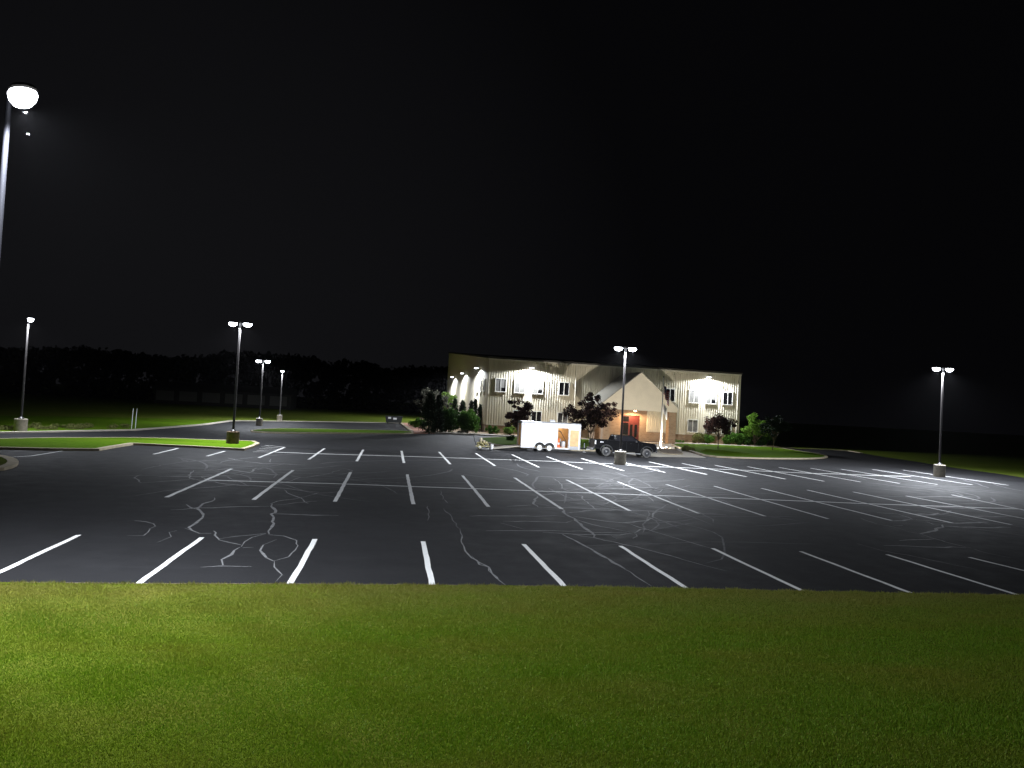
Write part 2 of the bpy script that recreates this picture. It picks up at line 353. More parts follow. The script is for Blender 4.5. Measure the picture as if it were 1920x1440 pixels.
# ------------------------------------------------------------------ painted lines
def stripe(m_, a, b_, w, z=.006, j=.012):
    a, b_ = Vector(a), Vector(b_); d = (b_-a); ln = d.length; d.normalize(); nn = Vector((-d.y, d.x)); n = max(2, int(ln/.5))
    prev = None
    for i in range(n+1):
        p = a.lerp(b_, i/n) + nn*random.uniform(-j, j); ww = w/2*random.uniform(.93, 1.06); cur = (p+nn*ww, p-nn*ww)
        if prev: m_.quad((*prev[1], z), (*cur[1], z), (*cur[0], z), (*prev[0], z))
        prev = cur
near = {1:(257.7,1096),2:(543.8,1096),3:(810.6,1098),4:(1059,1100.6),5:(1288.5,1104.4),6:(1507.3,1109),7:(1713.8,1114.4),8:(1907.5,1115.8)}
far1 = {0:(148,1003.5),1:(378.5,1008),2:(591,1011),3:(792.7,1015.4),4:(982.5,1020.6),5:(1163.3,1023.8),6:(1335.4,1028.3),7:(1501,1034.2),8:(1662.7,1040),9:(1816.9,1045.2)}
mf = {0:(434.8,879),1:(549.4,881.9),2:(657.3,885.6),3:(763.5,889.6),4:(867.3,891.9),5:(965,896),6:(1062.3,899.8),7:(1158.5,903.5),8:(1250,908.5),9:(1339,911.7),10:(1428,915.8),11:(1514,919),12:(1600,922.5),13:(1699,930),14:(1784.6,928)}
mn = {0:(311.9,932.5),1:(475,937.3),2:(628,940.8),3:(775.2,945.6),4:(916.3,950.4),5:(1053,954.4),6:(1181,958),7:(1310,963),8:(1434,968),9:(1553,973),10:(1671,976),11:(1785.6,980.8),12:(1896,984),13:(1975,983),14:(2050,984)}
ff = {-2:(333.8,840.8),-1:(421,846),0:(533.8,838.8),1:(608.8,840.8),2:(681,843.3),3:(752.7,845.4),4:(823.5,847.5),5:(891.8,849.8),6:(960,852.5),7:(1025.2,856.3),8:(1089.8,859.6),9:(1154,863.5),10:(1216.7,866),11:(1279,869),12:(1341,872.5),13:(1401.5,875),14:(1461,876.5),15:(1520,878),16:(1577.7,879.8),17:(1636,880.4),18:(1692.5,881.5)}
fn = {-2:(288.3,851.7),-1:(388,855.4),0:(485,858.5),1:(579,861.7),2:(668.8,865),3:(757.5,868.3),4:(844.4,870.6),5:(928.3,873.5),6:(1010.8,876.3),7:(1091.5,879.8),8:(1170,883),9:(1247,886),10:(1325,889.6),11:(1399.6,894),12:(1472.5,898.3),13:(1545.4,902.5),14:(1613.8,903.8),15:(1686.7,906.5),16:(1758,908.5),17:(1823,909),18:(1890.8,910)}
W = .125
r1 = MB()
for k, p in far1.items():
    a = G(*p).xy; b_ = G(*near[k]).xy if k in near else Vector((k*2.74+.05, 0.05)); stripe(r1, a, b_, W)
struct('painted_lines', r1, M['paint'])
r2 = MB()
for k in mf: stripe(r2, G(*mf[k]).xy, G(*mn[k]).xy, W*1.15)
def pline(m_, pts, w, z):
    P = GL(pts)
    for a, b_ in zip(P[:-1], P[1:]): stripe(m_, a, b_, w, z)
pline(r2, [(386,900.5),(636,907.5),(766,912.3),(887,916.5),(1006,921),(1329,933),(1431,937),(1531,940.8),(1624,944.8),(1780,950),(1916,955)], .20, .010)
struct('painted_lines', r2, M['grey_paint'])
r3 = MB()
for k in ff: stripe(r3, G(*ff[k]).xy, G(*fn[k]).xy, W*1.25)
pline(r3, [(515,847.9),(595,851),(676,853.3),(755,855.6),(880,859.8),(985,863.3),(1040,865.4),(1153,870.3),(1200,874),(1300,878),(1387,881.5),(1452,884.6),(1520,887.7),(1572,889),(1628,891.5),(1707,893.5)], .28, .010)
for a, b_ in (((496,835.2),(534,838.5)), ((490,838),(530,840.6)), ((486,841.2),(524,843)), ((481,844.6),(518,845.8)), ((474,847.2),(514,848))): pline(r3, [a, b_], .1, .010)
pline(r3, [(0,858.6),(60,855),(118,845.8)], .1, .010)
struct('painted_lines', r3, M['paint'])

# ------------------------------------------------------------------ sealed cracks
cr = MB(); cr2 = MB()
def crack(pts, ox, w):
    P = ZL(pts, ox); out = []
    for a, b_ in zip(P[:-1], P[1:]):
        a, b_ = Vector(a), Vector(b_); ln = (b_-a).length; n = max(1, int(ln/.35))
        for i in range(n): 
            q = a.lerp(b_, i/n); out.append((q.x+random.gauss(0, .03), q.y+random.gauss(0, .05)))
    out.append(P[-1]); n = len(out)
    ws = []
    for i in range(n):
        d_ = Vector(out[min(i+1, n-1)])-Vector(out[max(i-1, 0)]); hz_ = abs(d_.x)/(d_.length+1e-6); dd = (Vector(out[i])-CAM.xy).length
        ws.append((w*random.uniform(.5, 1.15)+min(.22, .00016*dd*dd)*hz_*hz_*random.uniform(.5, 1))*min(1, .35+min(i, n-1-i)*.4))
    s_ = strip(out, ws, .003+random.random()*.002); cr.add(s_.v, s_.f)
A_, B_, C_ = .085, .055, .032
for ox, lst in {
240: [(A_,[(800,545),(790,560),(680,600),(630,640),(685,690),(640,750),(540,810),(580,840)]),(B_,[(525,610),(600,650),(660,670)]),(C_,[(380,655),(630,640),(1000,627),(1270,620)]),
 (B_,[(1560,545),(1330,575),(1280,600)]),(.10,[(1280,600),(1310,620),(1330,660),(1290,695),(1330,740),(1300,800),(1270,870)]),(B_,[(1400,470),(1450,510),(1550,550),(1620,595)]),(C_,[(1560,545),(1700,505),(1900,490)]),
 (C_,[(1330,610),(1500,590),(1700,575)]),(C_,[(520,820),(640,860),(750,865)]),(A_,[(760,840),(790,885),(820,920)]),(B_,[(820,920),(900,950),(1020,970)]),(C_,[(820,912),(1000,890),(1240,865)]),
 (B_,[(1240,870),(1130,900),(1040,940),(1020,985)]),(A_,[(1020,985),(930,1055),(840,1105),(855,1150)]),(C_,[(1030,995),(1130,990)]),(C_,[(660,1170),(850,1160),(1110,1165)]),
 (C_,[(1270,875),(1400,890),(1500,930),(1520,980),(1440,1070),(1310,1115)]),(B_,[(1340,925),(1215,970)]),(A_,[(1215,970),(1195,1020),(1240,1080),(1310,1115)]),(C_,[(1310,1115),(1330,1170),(1375,1240),(1330,1300)]),
 (A_,[(590,300),(550,340),(560,370),(600,380)]),(C_,[(560,370),(640,385),(950,430),(1200,440),(1500,470),(1720,495)]),(C_,[(60,525),(400,475),(950,432),(1000,425)]),(B_,[(660,350),(700,380)]),
 (B_,[(960,340),(1090,320)]),(A_,[(1090,320),(1130,300),(1160,275)]),(C_,[(1160,290),(1250,265),(1400,240),(1600,250)]),(B_,[(110,335),(65,365),(120,410)]),(C_,[(120,410),(340,395),(560,380)]),
 (C_,[(120,290),(300,250),(540,215),(800,210)]),(B_,[(900,185),(960,205),(1040,215)]),(C_,[(1040,215),(1200,235),(1400,240)]),(B_,[(1280,225),(1285,195)]),(B_,[(1470,345),(1550,360),(1480,390),(1290,435)]),
 (C_,[(590,300),(900,285),(1100,320),(1370,340)]),(C_,[(480,200),(540,215)]),(C_,[(1340,690),(1900,705)]),(C_,[(280,350),(600,355),(960,340)]),(C_,[(1560,365),(1800,330),(1920,290)]),(C_,[(260,945),(380,900),(370,860),(440,840)]),(C_,[(0,890),(130,890),(200,825)]),(B_,[(200,825),(250,805),(230,780)]),(C_,[(230,780),(60,750)])],
560: [(.06,[(1300,560),(1340,590)]),(.035,[(1310,640),(1350,690),(1400,760),(1440,820)]),(.04,[(1440,820),(1470,880),(1475,980),(1500,1030),(1550,1080),(1700,1170),(1790,1270),(1860,1330)]),(C_,[(1150,620),(1170,690),(1160,750)]),(C_,[(1300,560),(1280,480)])],
880: [(B_,[(750,370),(820,410),(840,460),(900,490)]),(B_,[(900,490),(1020,530),(1040,570),(1100,620),(1150,655)]),(B_,[(710,455),(780,490),(860,530),(950,560)]),(A_,[(620,530),(585,570),(580,600),(620,630)]),(C_,[(620,525),(750,505),(900,480),(1100,455)]),
 (C_,[(620,600),(770,625)]),(C_,[(620,630),(1000,640),(1300,645)]),(.12,[(830,640),(860,690),(930,730),(1020,800),(1080,850),(1120,905)]),(C_,[(870,685),(1100,655),(1400,655),(1640,665),(1900,690)]),
 (A_,[(1680,670),(1640,690),(1650,720)]),(B_,[(1650,720),(1600,750),(1390,770),(1150,745),(930,710)]),(B_,[(940,735),(1100,785),(1450,855)]),(C_,[(650,850),(800,860),(1000,880),(1350,880),(1480,860)]),(B_,[(1480,860),(1540,830),(1620,830)]),(B_,[(1500,870),(1510,890),(1470,910)]),
 (C_,[(150,840),(650,845),(1000,848),(1250,858),(1420,858)]),(.11,[(840,875),(950,930),(1100,1010),(1250,1095),(1400,1185)]),(B_,[(1400,1185),(1500,1255),(1640,1340)]),(B_,[(910,870),(1120,905),(1400,965),(1900,1090)]),
 (B_,[(1390,770),(1600,830),(1900,920),(2010,950),(2180,1000)]),(C_,[(0,1070),(150,1165),(230,1250),(320,1325)]),(C_,[(280,770),(400,800),(500,830)]),(C_,[(700,570),(960,565),(1050,560)]),(C_,[(1050,560),(1280,575),(1600,560)]),(C_,[(1100,600),(1200,605),(1320,570)]),
 (C_,[(1140,605),(1400,645)]),(B_,[(1540,490),(1580,520),(1640,555),(1660,580)]),(C_,[(1640,495),(1700,510),(1780,540),(1830,575)]),(B_,[(1230,370),(1340,400),(1400,425)]),(C_,[(0,710),(400,708),(860,712)]),(C_,[(300,755),(600,760),(860,765),(930,750)]),(C_,[(330,620),(560,610)]),
 (C_,[(600,350),(900,365),(1230,375)]),(C_,[(800,420),(1200,415),(1500,425)]),(C_,[(1000,455),(1400,462),(1700,450)]),(C_,[(1700,500),(1740,470)]),(C_,[(1290,880),(1330,915)])],
1200: [(C_,[(0,1000),(250,1060),(400,1105),(600,1160),(780,1205)]),(C_,[(120,745),(370,768)]),(C_,[(290,570),(420,590),(560,610)]),(B_,[(350,640),(380,670)]),(C_,[(380,670),(600,690),(780,700)])],
1520: [(C_,[(600,680),(760,685)]),(B_,[(760,685),(850,710),(920,740)]),(C_,[(920,740),(1040,760),(1160,800)]),(C_,[(730,755),(900,740)]),(B_,[(830,690),(1000,690),(1100,700),(1160,685),(1200,695)]),(C_,[(450,730),(600,780),(720,800),(850,835)]),(B_,[(740,790),(830,795)]),
 (B_,[(850,845),(980,870)]),(B_,[(980,870),(1110,910),(1300,965),(1450,1000)]),(C_,[(1450,1000),(1600,1045),(1800,1085)]),(A_,[(1190,790),(1190,810)]),(B_,[(1190,810),(1090,850),(980,870)]),(C_,[(800,930),(940,918),(1130,912)]),(C_,[(640,970),(1000,985),(1400,995)]),
 (C_,[(400,950),(640,1020),(1000,1085),(1250,1140),(1500,1190)]),(B_,[(700,555),(780,575)]),(C_,[(880,615),(1020,640)]),(C_,[(940,740),(1300,775),(1600,765)]),(C_,[(1200,800),(1600,815),(1800,810)]),(C_,[(850,530),(1100,535),(1500,540)]),(C_,[(900,470),(1090,490)]),(C_,[(1000,625),(1400,640),(1850,635)]),(C_,[(1380,710),(1800,715)])]}.items():
    for w, p in lst: crack(p, ox, w)
for cx_, cy_, rx_, ry_, k_ in ((1130, 915, 150, 35, 34), (1760, 935, 170, 35, 36), (450, 890, 160, 20, 24), (1200, 990, 180, 25, 10)):
    for _ in range(k_):
        x_, y_ = cx_+random.gauss(0, rx_*.6), cy_+random.gauss(0, ry_*.6); v0 = G(x_, y_); a = random.gauss(0, .5)+(.0 if random.random() < .8 else 1.4); p = [v0.xy]; k = random.gauss(0, .12)
        for _s in range(random.randint(4, 11)): a += k+random.gauss(0, .12); p.append(p[-1]+Vector((math.cos(a), math.sin(a)))*.9)
        sv = GL
        n0 = len(p); ws_ = [random.uniform(.012, .03)+min(.11, .00006*(q_-CAM.xy).length**2) for q_ in p]; ws_[0] = ws_[-1] = .005
        s_ = strip([tuple(q_) for q_ in p], ws_, .0025); scf = cr2.add(s_.v, s_.f)
struct('crack_seal', cr, M['seal'])
struct('tyre_scuffs', cr2, mat('tyre_scuff', (.085,.085,.09), .75, spec=.25, var=.5, vscale=3))

# ------------------------------------------------------------------ lamp posts
def lamp_post(loc, H, heads, rz, label, watts, base_r=.42, base_h=.95, bm=None, pr=(.085,.062), pm=None, aim=(0,0,-1), size=168, bl=.55, group='lamp posts round the car park'):
    t = thing('lamp_post', label, 'lamp post', (loc[0], loc[1], 0), rz, group); aim = Matrix.Rotation(-rz, 3, 'Z') @ Vector(aim)
    MB().lathe([(base_r, -.05), (base_r, base_h-.03), (base_r-.03, base_h)], 24).obj('concrete_base', bm or M['bollard'], t, True)
    MB().lathe([(.2, base_h), (.2, base_h+.05), (.13, base_h+.12)], 16).obj('base_plate', M['pole'], t, True)
    MB().tube([(0,0,base_h), (0,0,H)], list(pr), 14).obj('pole', pm or M['pole'], t, True)
    for a in heads:
        c, s_ = math.cos(a), math.sin(a)
        def rot(mb): mb.v = [(x*c-y*s_, x*s_+y*c, z) for x, y, z in mb.v]; return mb
        MBs_ = MB().box(.05, .26, -.035, .035, H-.08, H-.0); rot(MBs_).obj('arm', M['pole'], t)
        h = MB().lathe([(.27, .0), (.29, .05), (.25, .10), (.12, .14)], 24, (.50, 0, H-.09), 'z', 1.0, .62); hd = rot(h).obj('lamp_head', M['housing'], t, True)
        l_ = MB().lathe([(.05, -.22), (.18, -.19), (.27, -.11), (.30, -.02), (.28, .02)], 24, (.50, 0, H-.10), 'z', 1.0, .62); rot(l_).obj('lens', M['lens'], hd, True)
        spot(t, (.50*c, .50*s_, H-.34), watts, size, bl, .07, direction=aim)
    return t
PW = 4800
g_ = G(435.7, 834.7); lamp_post(g_, 8.55, (0, PI), -.12, 'tall twin-head lamp post standing at the end of the bright grass island', PW, bm=mat('shaded_base', (.11,.07,.04), .9, var=.3, vscale=6))  # dark brown colour stands for the unlit face of this concrete base
g_ = G(485.7, 798.3); lamp_post(g_, 7.45, (0, PI), -.1, 'twin-head lamp post in the far lot, behind the grass island post', PW, .36, .85)
g_ = G(523.7, 790); lamp_post(g_, 6.95, (-1.45,), 0, 'smallest single-head lamp post at the back edge of the far lot', PW, .36, .85)
g_ = G(37.8, 810); lamp_post(g_, 8.2, (-.9,), 0, 'single-head lamp post on the grass verge beside the far road', PW, .42, .95)
g_ = G(1162.3, 871); lamp_post(g_, 8.4, (0, PI), -.14, 'twin-head lamp post in front of the black pickup truck', 12500)
g_ = G(1761, 894); lamp_post(g_, 8.6, (0, PI), -.2, 'rightmost lamp post, twin heads, near the dark right field', 12500)
lamp_post((.69, -1.57), 8.44, (0,), -.75, 'nearest lamp post with single head, cut by the left edge of the photo', PW*2.4, .2, .1, aim=(.52,.34,-1), size=158, bl=.75, pr=(.062,.042), pm=mat('dimmed_pole_paint', (.005,.005,.0065), .7, spec=.08))  # pole colour darkened to hold down the glare of its own lamp

# ------------------------------------------------------------------ office building
YB, X0, X1, HE = 80.3, 20.0, 56.1, 10.0
YR, HR = 150.0, 15.2
B = thing('metal_building', 'long two-storey beige ribbed metal building with a brick base and lit wall lamps', 'building', (X0, YB, 0))
def L3(x, y, z): return (x-X0, y-YB, z)
def ribbed(x0, x1, z0, ztop, pitch=.34, along='x', side=-1):
    """ribbed cladding running along x (front) or y (side); ztop is a function of the running coordinate"""
    prof = [(0, 0), (.03, .085), (.15, .085), (.18, 0)]
    xs = []; k = x0
    while k < x1-.01:
        for a, d in prof:
            if k+a < x1: xs.append((k+a, d))
        k += pitch
    xs.append((x1, 0)); mb = MB()
    for (a, da), (b_, db) in zip(xs[:-1], xs[1:]):
        if along == 'x': mb.quad((a, side*da, z0), (b_, side*db, z0), (b_, side*db, ztop(b_)), (a, side*da, ztop(a)))
        else: mb.quad((side*da, a, z0), (side*db, b_, z0), (side*db, b_, ztop(b_)), (side*da, a, ztop(a)))
    return mb
ribbed(0, X1-X0, 1.12, lambda x: HE).obj('front_cladding', M['siding'], B)
ribbed(0, YR-YB, 1.12, lambda y: HE+(HR-HE)*y/(YR-YB)-.02, .36, 'y').obj('side_cladding', M['siding_side'], B)
MB().box(X1-X0-.1, X1-X0, .05, YR-YB, 0, HE).obj('east_wall', M['siding'], B)
MB().box(.1, X1-X0-.1, YR-YB-.2, YR-YB, 0, HR-.1).obj('back_wall', M['siding'], B)
MB().box(0.02, X1-X0-.02, -.06, .25, 0, 1.1).box(-.06, .2, .0, YR-YB, 0, 1.1).obj('brick_base', M['brick'], B)
MB().box(-.08, X1-X0+.05, -.10, -.0, 1.1, 1.16).obj('base_flashing', M['trim'], B)
# roof, trims
n_ = X1-X0
MB().add([(-.25, -.22, HE), (n_+.25, -.22, HE), (n_+.25, YR-YB+.2, HR), (-.25, YR-YB+.2, HR), (-.25, -.22, HE+.22), (n_+.25, -.22, HE+.22), (n_+.25, YR-YB+.2, HR+.22), (-.25, YR-YB+.2, HR+.22)], [(0,3,2,1),(4,5,6,7),(0,1,5,4),(1,2,6,5),(2,3,7,6),(3,0,4,7)]).obj('roof', M['darktrim'], B)
MB().box(-.1, n_+.12, -.12, -.02, HE-.2, HE-.003).obj('eave_trim', M['trim'], B)
MB().box(-.07, .14, -.07, -.047, 1.17, HE-.21).box(-.07, -.047, -.047, .14, 1.17, HE-.21).obj('corner_trim', M['trim'], B)
MB().box(n_-.14, n_+.07, -.10, -.07, 1.17, HE-.21).obj('corner_trim', M['trim'], B)
def downspout(x, name='downspout'): MB().tube([(x, -.12, .3), (x, -.12, HE-.25)], .06, 6).obj(name, M['trim'], B)
downspout(n_-.35); downspout(12.0)
# windows
def window(x0, x1, z0, z1, blind=True, glow=None, side=False):
    fr = MB()
    w = .085; d0, d1 = -.165, .0
    fr.box(x0, x1, d0, d1, z1-w, z1).box(x0-.04, x1+.04, d0-.03, d1, z0-.02, z0+w).box(x0, x0+w, d0, d1, z0+w, z1-w).box(x1-w, x1, d0, d1, z0+w, z1-w).box((x0+x1)/2-.04, (x0+x1)/2+.04, d0+.01, d1, z0+w, z1-w)
    panes = MB(); panes.box(x0+w, (x0+x1)/2-.04, -.12, -.10, z0+w, z1-w).box((x0+x1)/2+.04, x1-w, -.12, -.10, z0+w, z1-w)
    bl = MB(); m_ = (x0+x1)/2; 
    for a, b_ in ((x0+w+.02, m_-.06), (m_+.06, x1-w-.02)):
        if random.random() < blind: bl.box(a, b_, -.130, -.124, z0+w+random.choice((.02, .02, .5)), z1-w-.03)
    if side:
        for q in (fr, panes, bl): q.v = [(y, x, z) for x, y, z in q.v]
    f = fr.obj('window', M['winframe'], B); panes.obj('pane', M['glass'], f)
    if bl.v: bl.obj('blind', M['blind'], f)
for a, b_, bl in ((20.94,22.45,.7),(23.53,24.99,.9),(26.04,27.51,.9),(29.68,31.17,.3),(44.9,46.36,.2),(48.41,49.96,.9),(50.97,52.53,.9),(53.50,55.02,.2)): window(a-X0, b_-X0, 5.56, 7.40, bl)
for a, b_, bl in ((23.53,24.99,.3),(26.04,27.51,.2),(29.68,31.17,.2),(48.41,49.96,.8),(50.97,52.53,.6),(53.5,55.02,.3)): window(a-X0, b_-X0, 1.44, 3.26, bl)
window(2.3, 3.9, 5.56, 7.35, .5, side=True); window(6.0, 7.6, 5.56, 7.35, .5, side=True); window(9.9, 11.5, 5.56, 7.35, .5, side=True)
# wall lamps
def wall_lamp(x, y, z, sx, sy, label, watts):
    t = thing('wall_lamp', label, 'wall lamp', (x, y, z), 0, 'floodlights on the beige building')
    MB().tube([(0,0,0), (sx*.35, sy*.35, .05), (sx*.6, sy*.6, 0)], .03, 6).obj('arm', M['pole'], t)
    MB().box(-.1*abs(sy)-.03, .1*abs(sy)+.03, -.1*abs(sx)-.03, .1*abs(sx)+.03, -.1, .1).obj('mounting_plate', M['alu'], t)
    cx_, cy_ = sx*.72, sy*.72
    h = MB().box(cx_-.26, cx_+.26, cy_-.24, cy_+.24, -.02, .11, .03).obj('lamp_head', M['alu'], t, bevel=.02)
    MB().box(cx_-.23, cx_+.23, cy_-.21, cy_+.21, -.06, -.021, ).obj('lens', M['lens'], h)
    spot(t, (cx_, cy_, -.22), watts, 172, .2, .07, direction=(sx*.05, sy*.05, -1))
WW = 8800
wall_lamp(25.69, YB-.06, 9.05, 0, -1, 'floodlight above the upper windows at the left end of the beige building', WW)
wall_lamp(50.98, YB-.06, 9.3, 0, -1, 'floodlight above the upper windows at the right end of the beige building', WW)
for px, py, lb in ((903, 693, 'floodlight on the side wall nearest to the front corner'), (874.6, 704, 'middle floodlight of the three on the side wall'), (854.8, 709.6, 'farthest of the three floodlights on the side wall')):
    q = AX(px, py, X0); wall_lamp(X0-.06, q.y, 9.0, -1, 0, lb, WW)

# entrance porch: one part group of the building
YG, YW = 72.5, 77.5
ap = AY(1203, 700, YG); re_ = AY(1270, 766, YG); cxg = ap.x; hw = re_.x-cxg; zt, ze, zb = ap.z, re_.z, AY(1268.5, 773.5, YG).z
def lp(x, y): return x-X0, y-YB
gx0, gx1 = cxg-hw-X0, cxg+hw-X0; gc = cxg-X0; yg = YG-YB
MB().prism_y([(gx0, zb), (gx1, zb), (gx1, ze), (gc, zt), (gx0, ze)], yg, yg+.25).obj('gable_front', M['gable'], B)
MB().box(gx0, gx1, yg-.02, yg-.002, zb, zb+.09).box(gx0+.35, gx1-.35, yg-.012, yg-.002, zb+.52, zb+.55).obj('fascia', M['trim'], B)
rk = MB()
for s_ in (-1, 1):
    e = Vector((gc+s_*hw, ze)); a_ = Vector((gc, zt)); d = (a_-e).normalized(); nn = Vector((-d.y, d.x))*(-s_); nn = nn if nn.y > 0 else -nn
    o0 = e-d*.15
    rk.prism_y([tuple(o0), tuple(a_), (a_.x, a_.y+.1), tuple(o0+nn*.1)], yg-.06, yg-.003)
rk.obj('rake_trim', M['trim'], B)
rf = MB()
for s_ in (-1, 1):
    e = (gc+s_*(hw+.15), ze-.12*1.0+.05); rf.prism_y([(e[0], e[1]), (gc, zt+.02), (gc, zt+.2), (e[0], e[1]+.18)], yg, -.05)
rf.obj('porch_roof', M['roofm'], B)
MB().box(gx0+.05, gx1-.05, yg+.25, YW-YB, zb+.02, zb+.1).obj('porch_ceiling', M['gable'], B)
for s_, nm in ((-1, 'l'), (1, 'r')):
    x_ = gc+s_*(hw-.25); MB().box(min(x_, x_-s_*.1), max(x_, x_-s_*.1), yg+.25, -.06, zb+.1, ze).obj('porch_side', M['gable'], B)
cR0, cR1 = 43.03-X0, 44.0-X0; cL0, cL1 = 34.2-X0, 35.1-X0
MB().box(cR0, cR1, yg+1.2, yg+2.2, 0, zb+.02).obj('brick_column', M['brick'], B)
MB().box(cL0, cL1, yg+1.2, yg+2.2, 0, zb+.02).obj('brick_column', M['brick'], B)
yw = YW-YB
MB().box(cL0, 38.0-X0, yw, -.1, 0, zb+.02).box(40.42-X0, cR1, yw, -.1, 0, 1.28).box(40.42-X0, 41.42-X0, yw, -.1, 1.28, zb+.02).box(38.0-X0, 40.42-X0, yw+.3, -.1, 0, zb+.02).box(38.0-X0, 40.42-X0, yw, yw+.3, 3.38, zb+.02).obj('porch_wall', M['brick'], B)
q = ribbed(41.42-X0, cR1, 1.3, lambda x: zb+.02, .3); q.v = [(x, y+yw+.02, z) for x, y, z in q.v]; q.box(41.42-X0, cR1, yw+.05, -.1, 1.29, zb+.02); q.obj('porch_siding', M['siding'], B)
d0, d1 = 38.04-X0, 40.38-X0; dy = yw+.12
df = MB().box(d0, d0+.1, dy-.06, dy+.1, 0, 3.34).box(d1-.1, d1, dy-.06, dy+.1, 0, 3.34).box(d0+.1, d1-.1, dy-.06, dy+.1, 3.24, 3.34).box(d0+.1, d1-.1, dy-.05, dy+.1, 2.35, 2.5).box(d0+.86, d0+.95, dy-.05, dy+.1, 0, 2.35).box(d0+.1, d0+.86, dy-.05, dy+.1, 0, .25).obj('entrance_frame', M['door'], B)
MB().box(d0+.1, d0+.86, dy, dy+.03, .25, 2.35).box(d0+.1, d0+.9, dy, dy+.03, 2.5, 3.24).obj('pane', M['glass'], df)
MB().box(d0+.9, d1-.1, dy, dy+.05, 2.5, 3.24).obj('transom_panel', M['door'], df)
for a, b_ in ((d0+.96, d0+1.58), (d0+1.6, d1-.11)):
    dd = MB().box(a, a+.12, dy-.03, dy+.03, .02, 2.33).box(b_-.12, b_, dy-.03, dy+.03, .02, 2.33).box(a+.12, b_-.12, dy-.03, dy+.03, .02, .45).box(a+.12, b_-.12, dy-.03, dy+.03, 2.15, 2.33).obj('door', M['door'], B)
    MB().box(a+.12, b_-.12, dy, dy+.02, .45, 2.15).obj('pane', M['glass'], dd)
    MB().box(b_-.1, b_-.06, dy-.09, dy-.035, .95, 1.25).obj('handle', M['chrome'], dd)
# ceiling lamp in the porch
pl = thing('porch_lamp', 'warm glowing lamp under the entrance porch ceiling, above the red doors', 'ceiling lamp', (39.3, 76.3, zb+.02))
M['warm'] = mat('warm_lens', (.9,.8,.6), .3, emit=(1, .62, .28), es=30)
MB().lathe([(.2, -.04), (.22, 0)], 16).obj('mounting_plate', M['trim'], pl)
MB().lathe([(.06, -.17), (.15, -.14), (.18, -.045)], 16).obj('lens', M['warm'], pl, True)
spot(pl, (0, 0, -.24), 1000, 175, .4, .06, (1, .66, .36))
# post by the porch
po = G(1224, 826); t = thing('cigarette_post', 'short cream post with a dark foot standing on the porch plaza', 'post', (po.x, po.y-1, 0))
MB().tube([(0,0,.28), (0,0,1.05)], .10, 10).obj('post', M['cream'], t); MB().tube([(0,0,.0), (0,0,.28)], .13, 10).obj('foot', M['darktrim'], t); MB().lathe([(.12, 1.05), (.12, 1.12), (.05, 1.18)], 10).obj('cap', M['darktrim'], t)

# ------------------------------------------------------------------ flagpole
fp = G(1238, 841.5); FH = AY(1244, 708, fp.y).z
t = thing('flagpole', 'white flagpole in the mulch bed, lit from its foot', 'flagpole', (fp.x, fp.y, 0))
MB().tube([(0,0,0), (0,0,FH)], [.10, .045], 12).obj('pole', M['flagpole'], t, True); MB().lathe([(.02, 0), (.07, .05), (.07, .1), (.02, .15)], 10, (0,0,FH)).obj('finial', M['darktrim'], t, True); MB().lathe([(.2, 0), (.2, .08), (.12, .14)], 14).obj('base_collar', M['flagpole'], t)
# drooping flag: folded cloth hanging from the halyard
fm = mat('flag_cloth', (.5,.5,.5), .8); nt, N, L, b = nodes(fm)
g2 = nt.nodes.new('ShaderNodeTexCoord').outputs['UV']; sp = nt.nodes.new('ShaderNodeSeparateXYZ'); L.new(g2, sp.inputs[0])
ml = nt.nodes.new('ShaderNodeMath'); ml.operation = 'MULTIPLY'; ml.inputs[1].default_value = 6.5; L.new(sp.outputs[1], ml.inputs[0])
fr_ = nt.nodes.new('ShaderNodeMath'); fr_.operation = 'FRACT'; L.new(ml.outputs[0], fr_.inputs[0]); gt = nt.nodes.new('ShaderNodeMath'); gt.operation = 'GREATER_THAN'; gt.inputs[1].default_value = .5; L.new(fr_.outputs[0], gt.inputs[0])
stripes = mix(nt, gt.outputs[0], (.60,.03,.04), (.85,.84,.82))
lx = nt.nodes.new('ShaderNodeMath'); lx.operation = 'LESS_THAN'; lx.inputs[1].default_value = .4; L.new(sp.outputs[0], lx.inputs[0]); ly = nt.nodes.new('ShaderNodeMath'); ly.operation = 'GREATER_THAN'; ly.inputs[1].default_value = .46; L.new(sp.outputs[1], ly.inputs[0])
mm = nt.nodes.new('ShaderNodeMath'); mm.operation = 'MULTIPLY'; L.new(lx.outputs[0], mm.inputs[0]); L.new(ly.outputs[0], mm.inputs[1])
vo = nt.nodes.new('ShaderNodeTexVoronoi'); vo.inputs['Scale'].default_value = 22; L.new(g2, vo.inputs['Vector']); st = nt.nodes.new('ShaderNodeMath'); st.operation = 'LESS_THAN'; st.inputs[1].default_value = .28; L.new(vo.outputs['Distance'], st.inputs[0])
canton = mix(nt, st.outputs[0], (.03,.035,.12), (.7,.7,.7)); L.new(mix(nt, mm.outputs[0], stripes, canton), b.inputs['Base Color'])
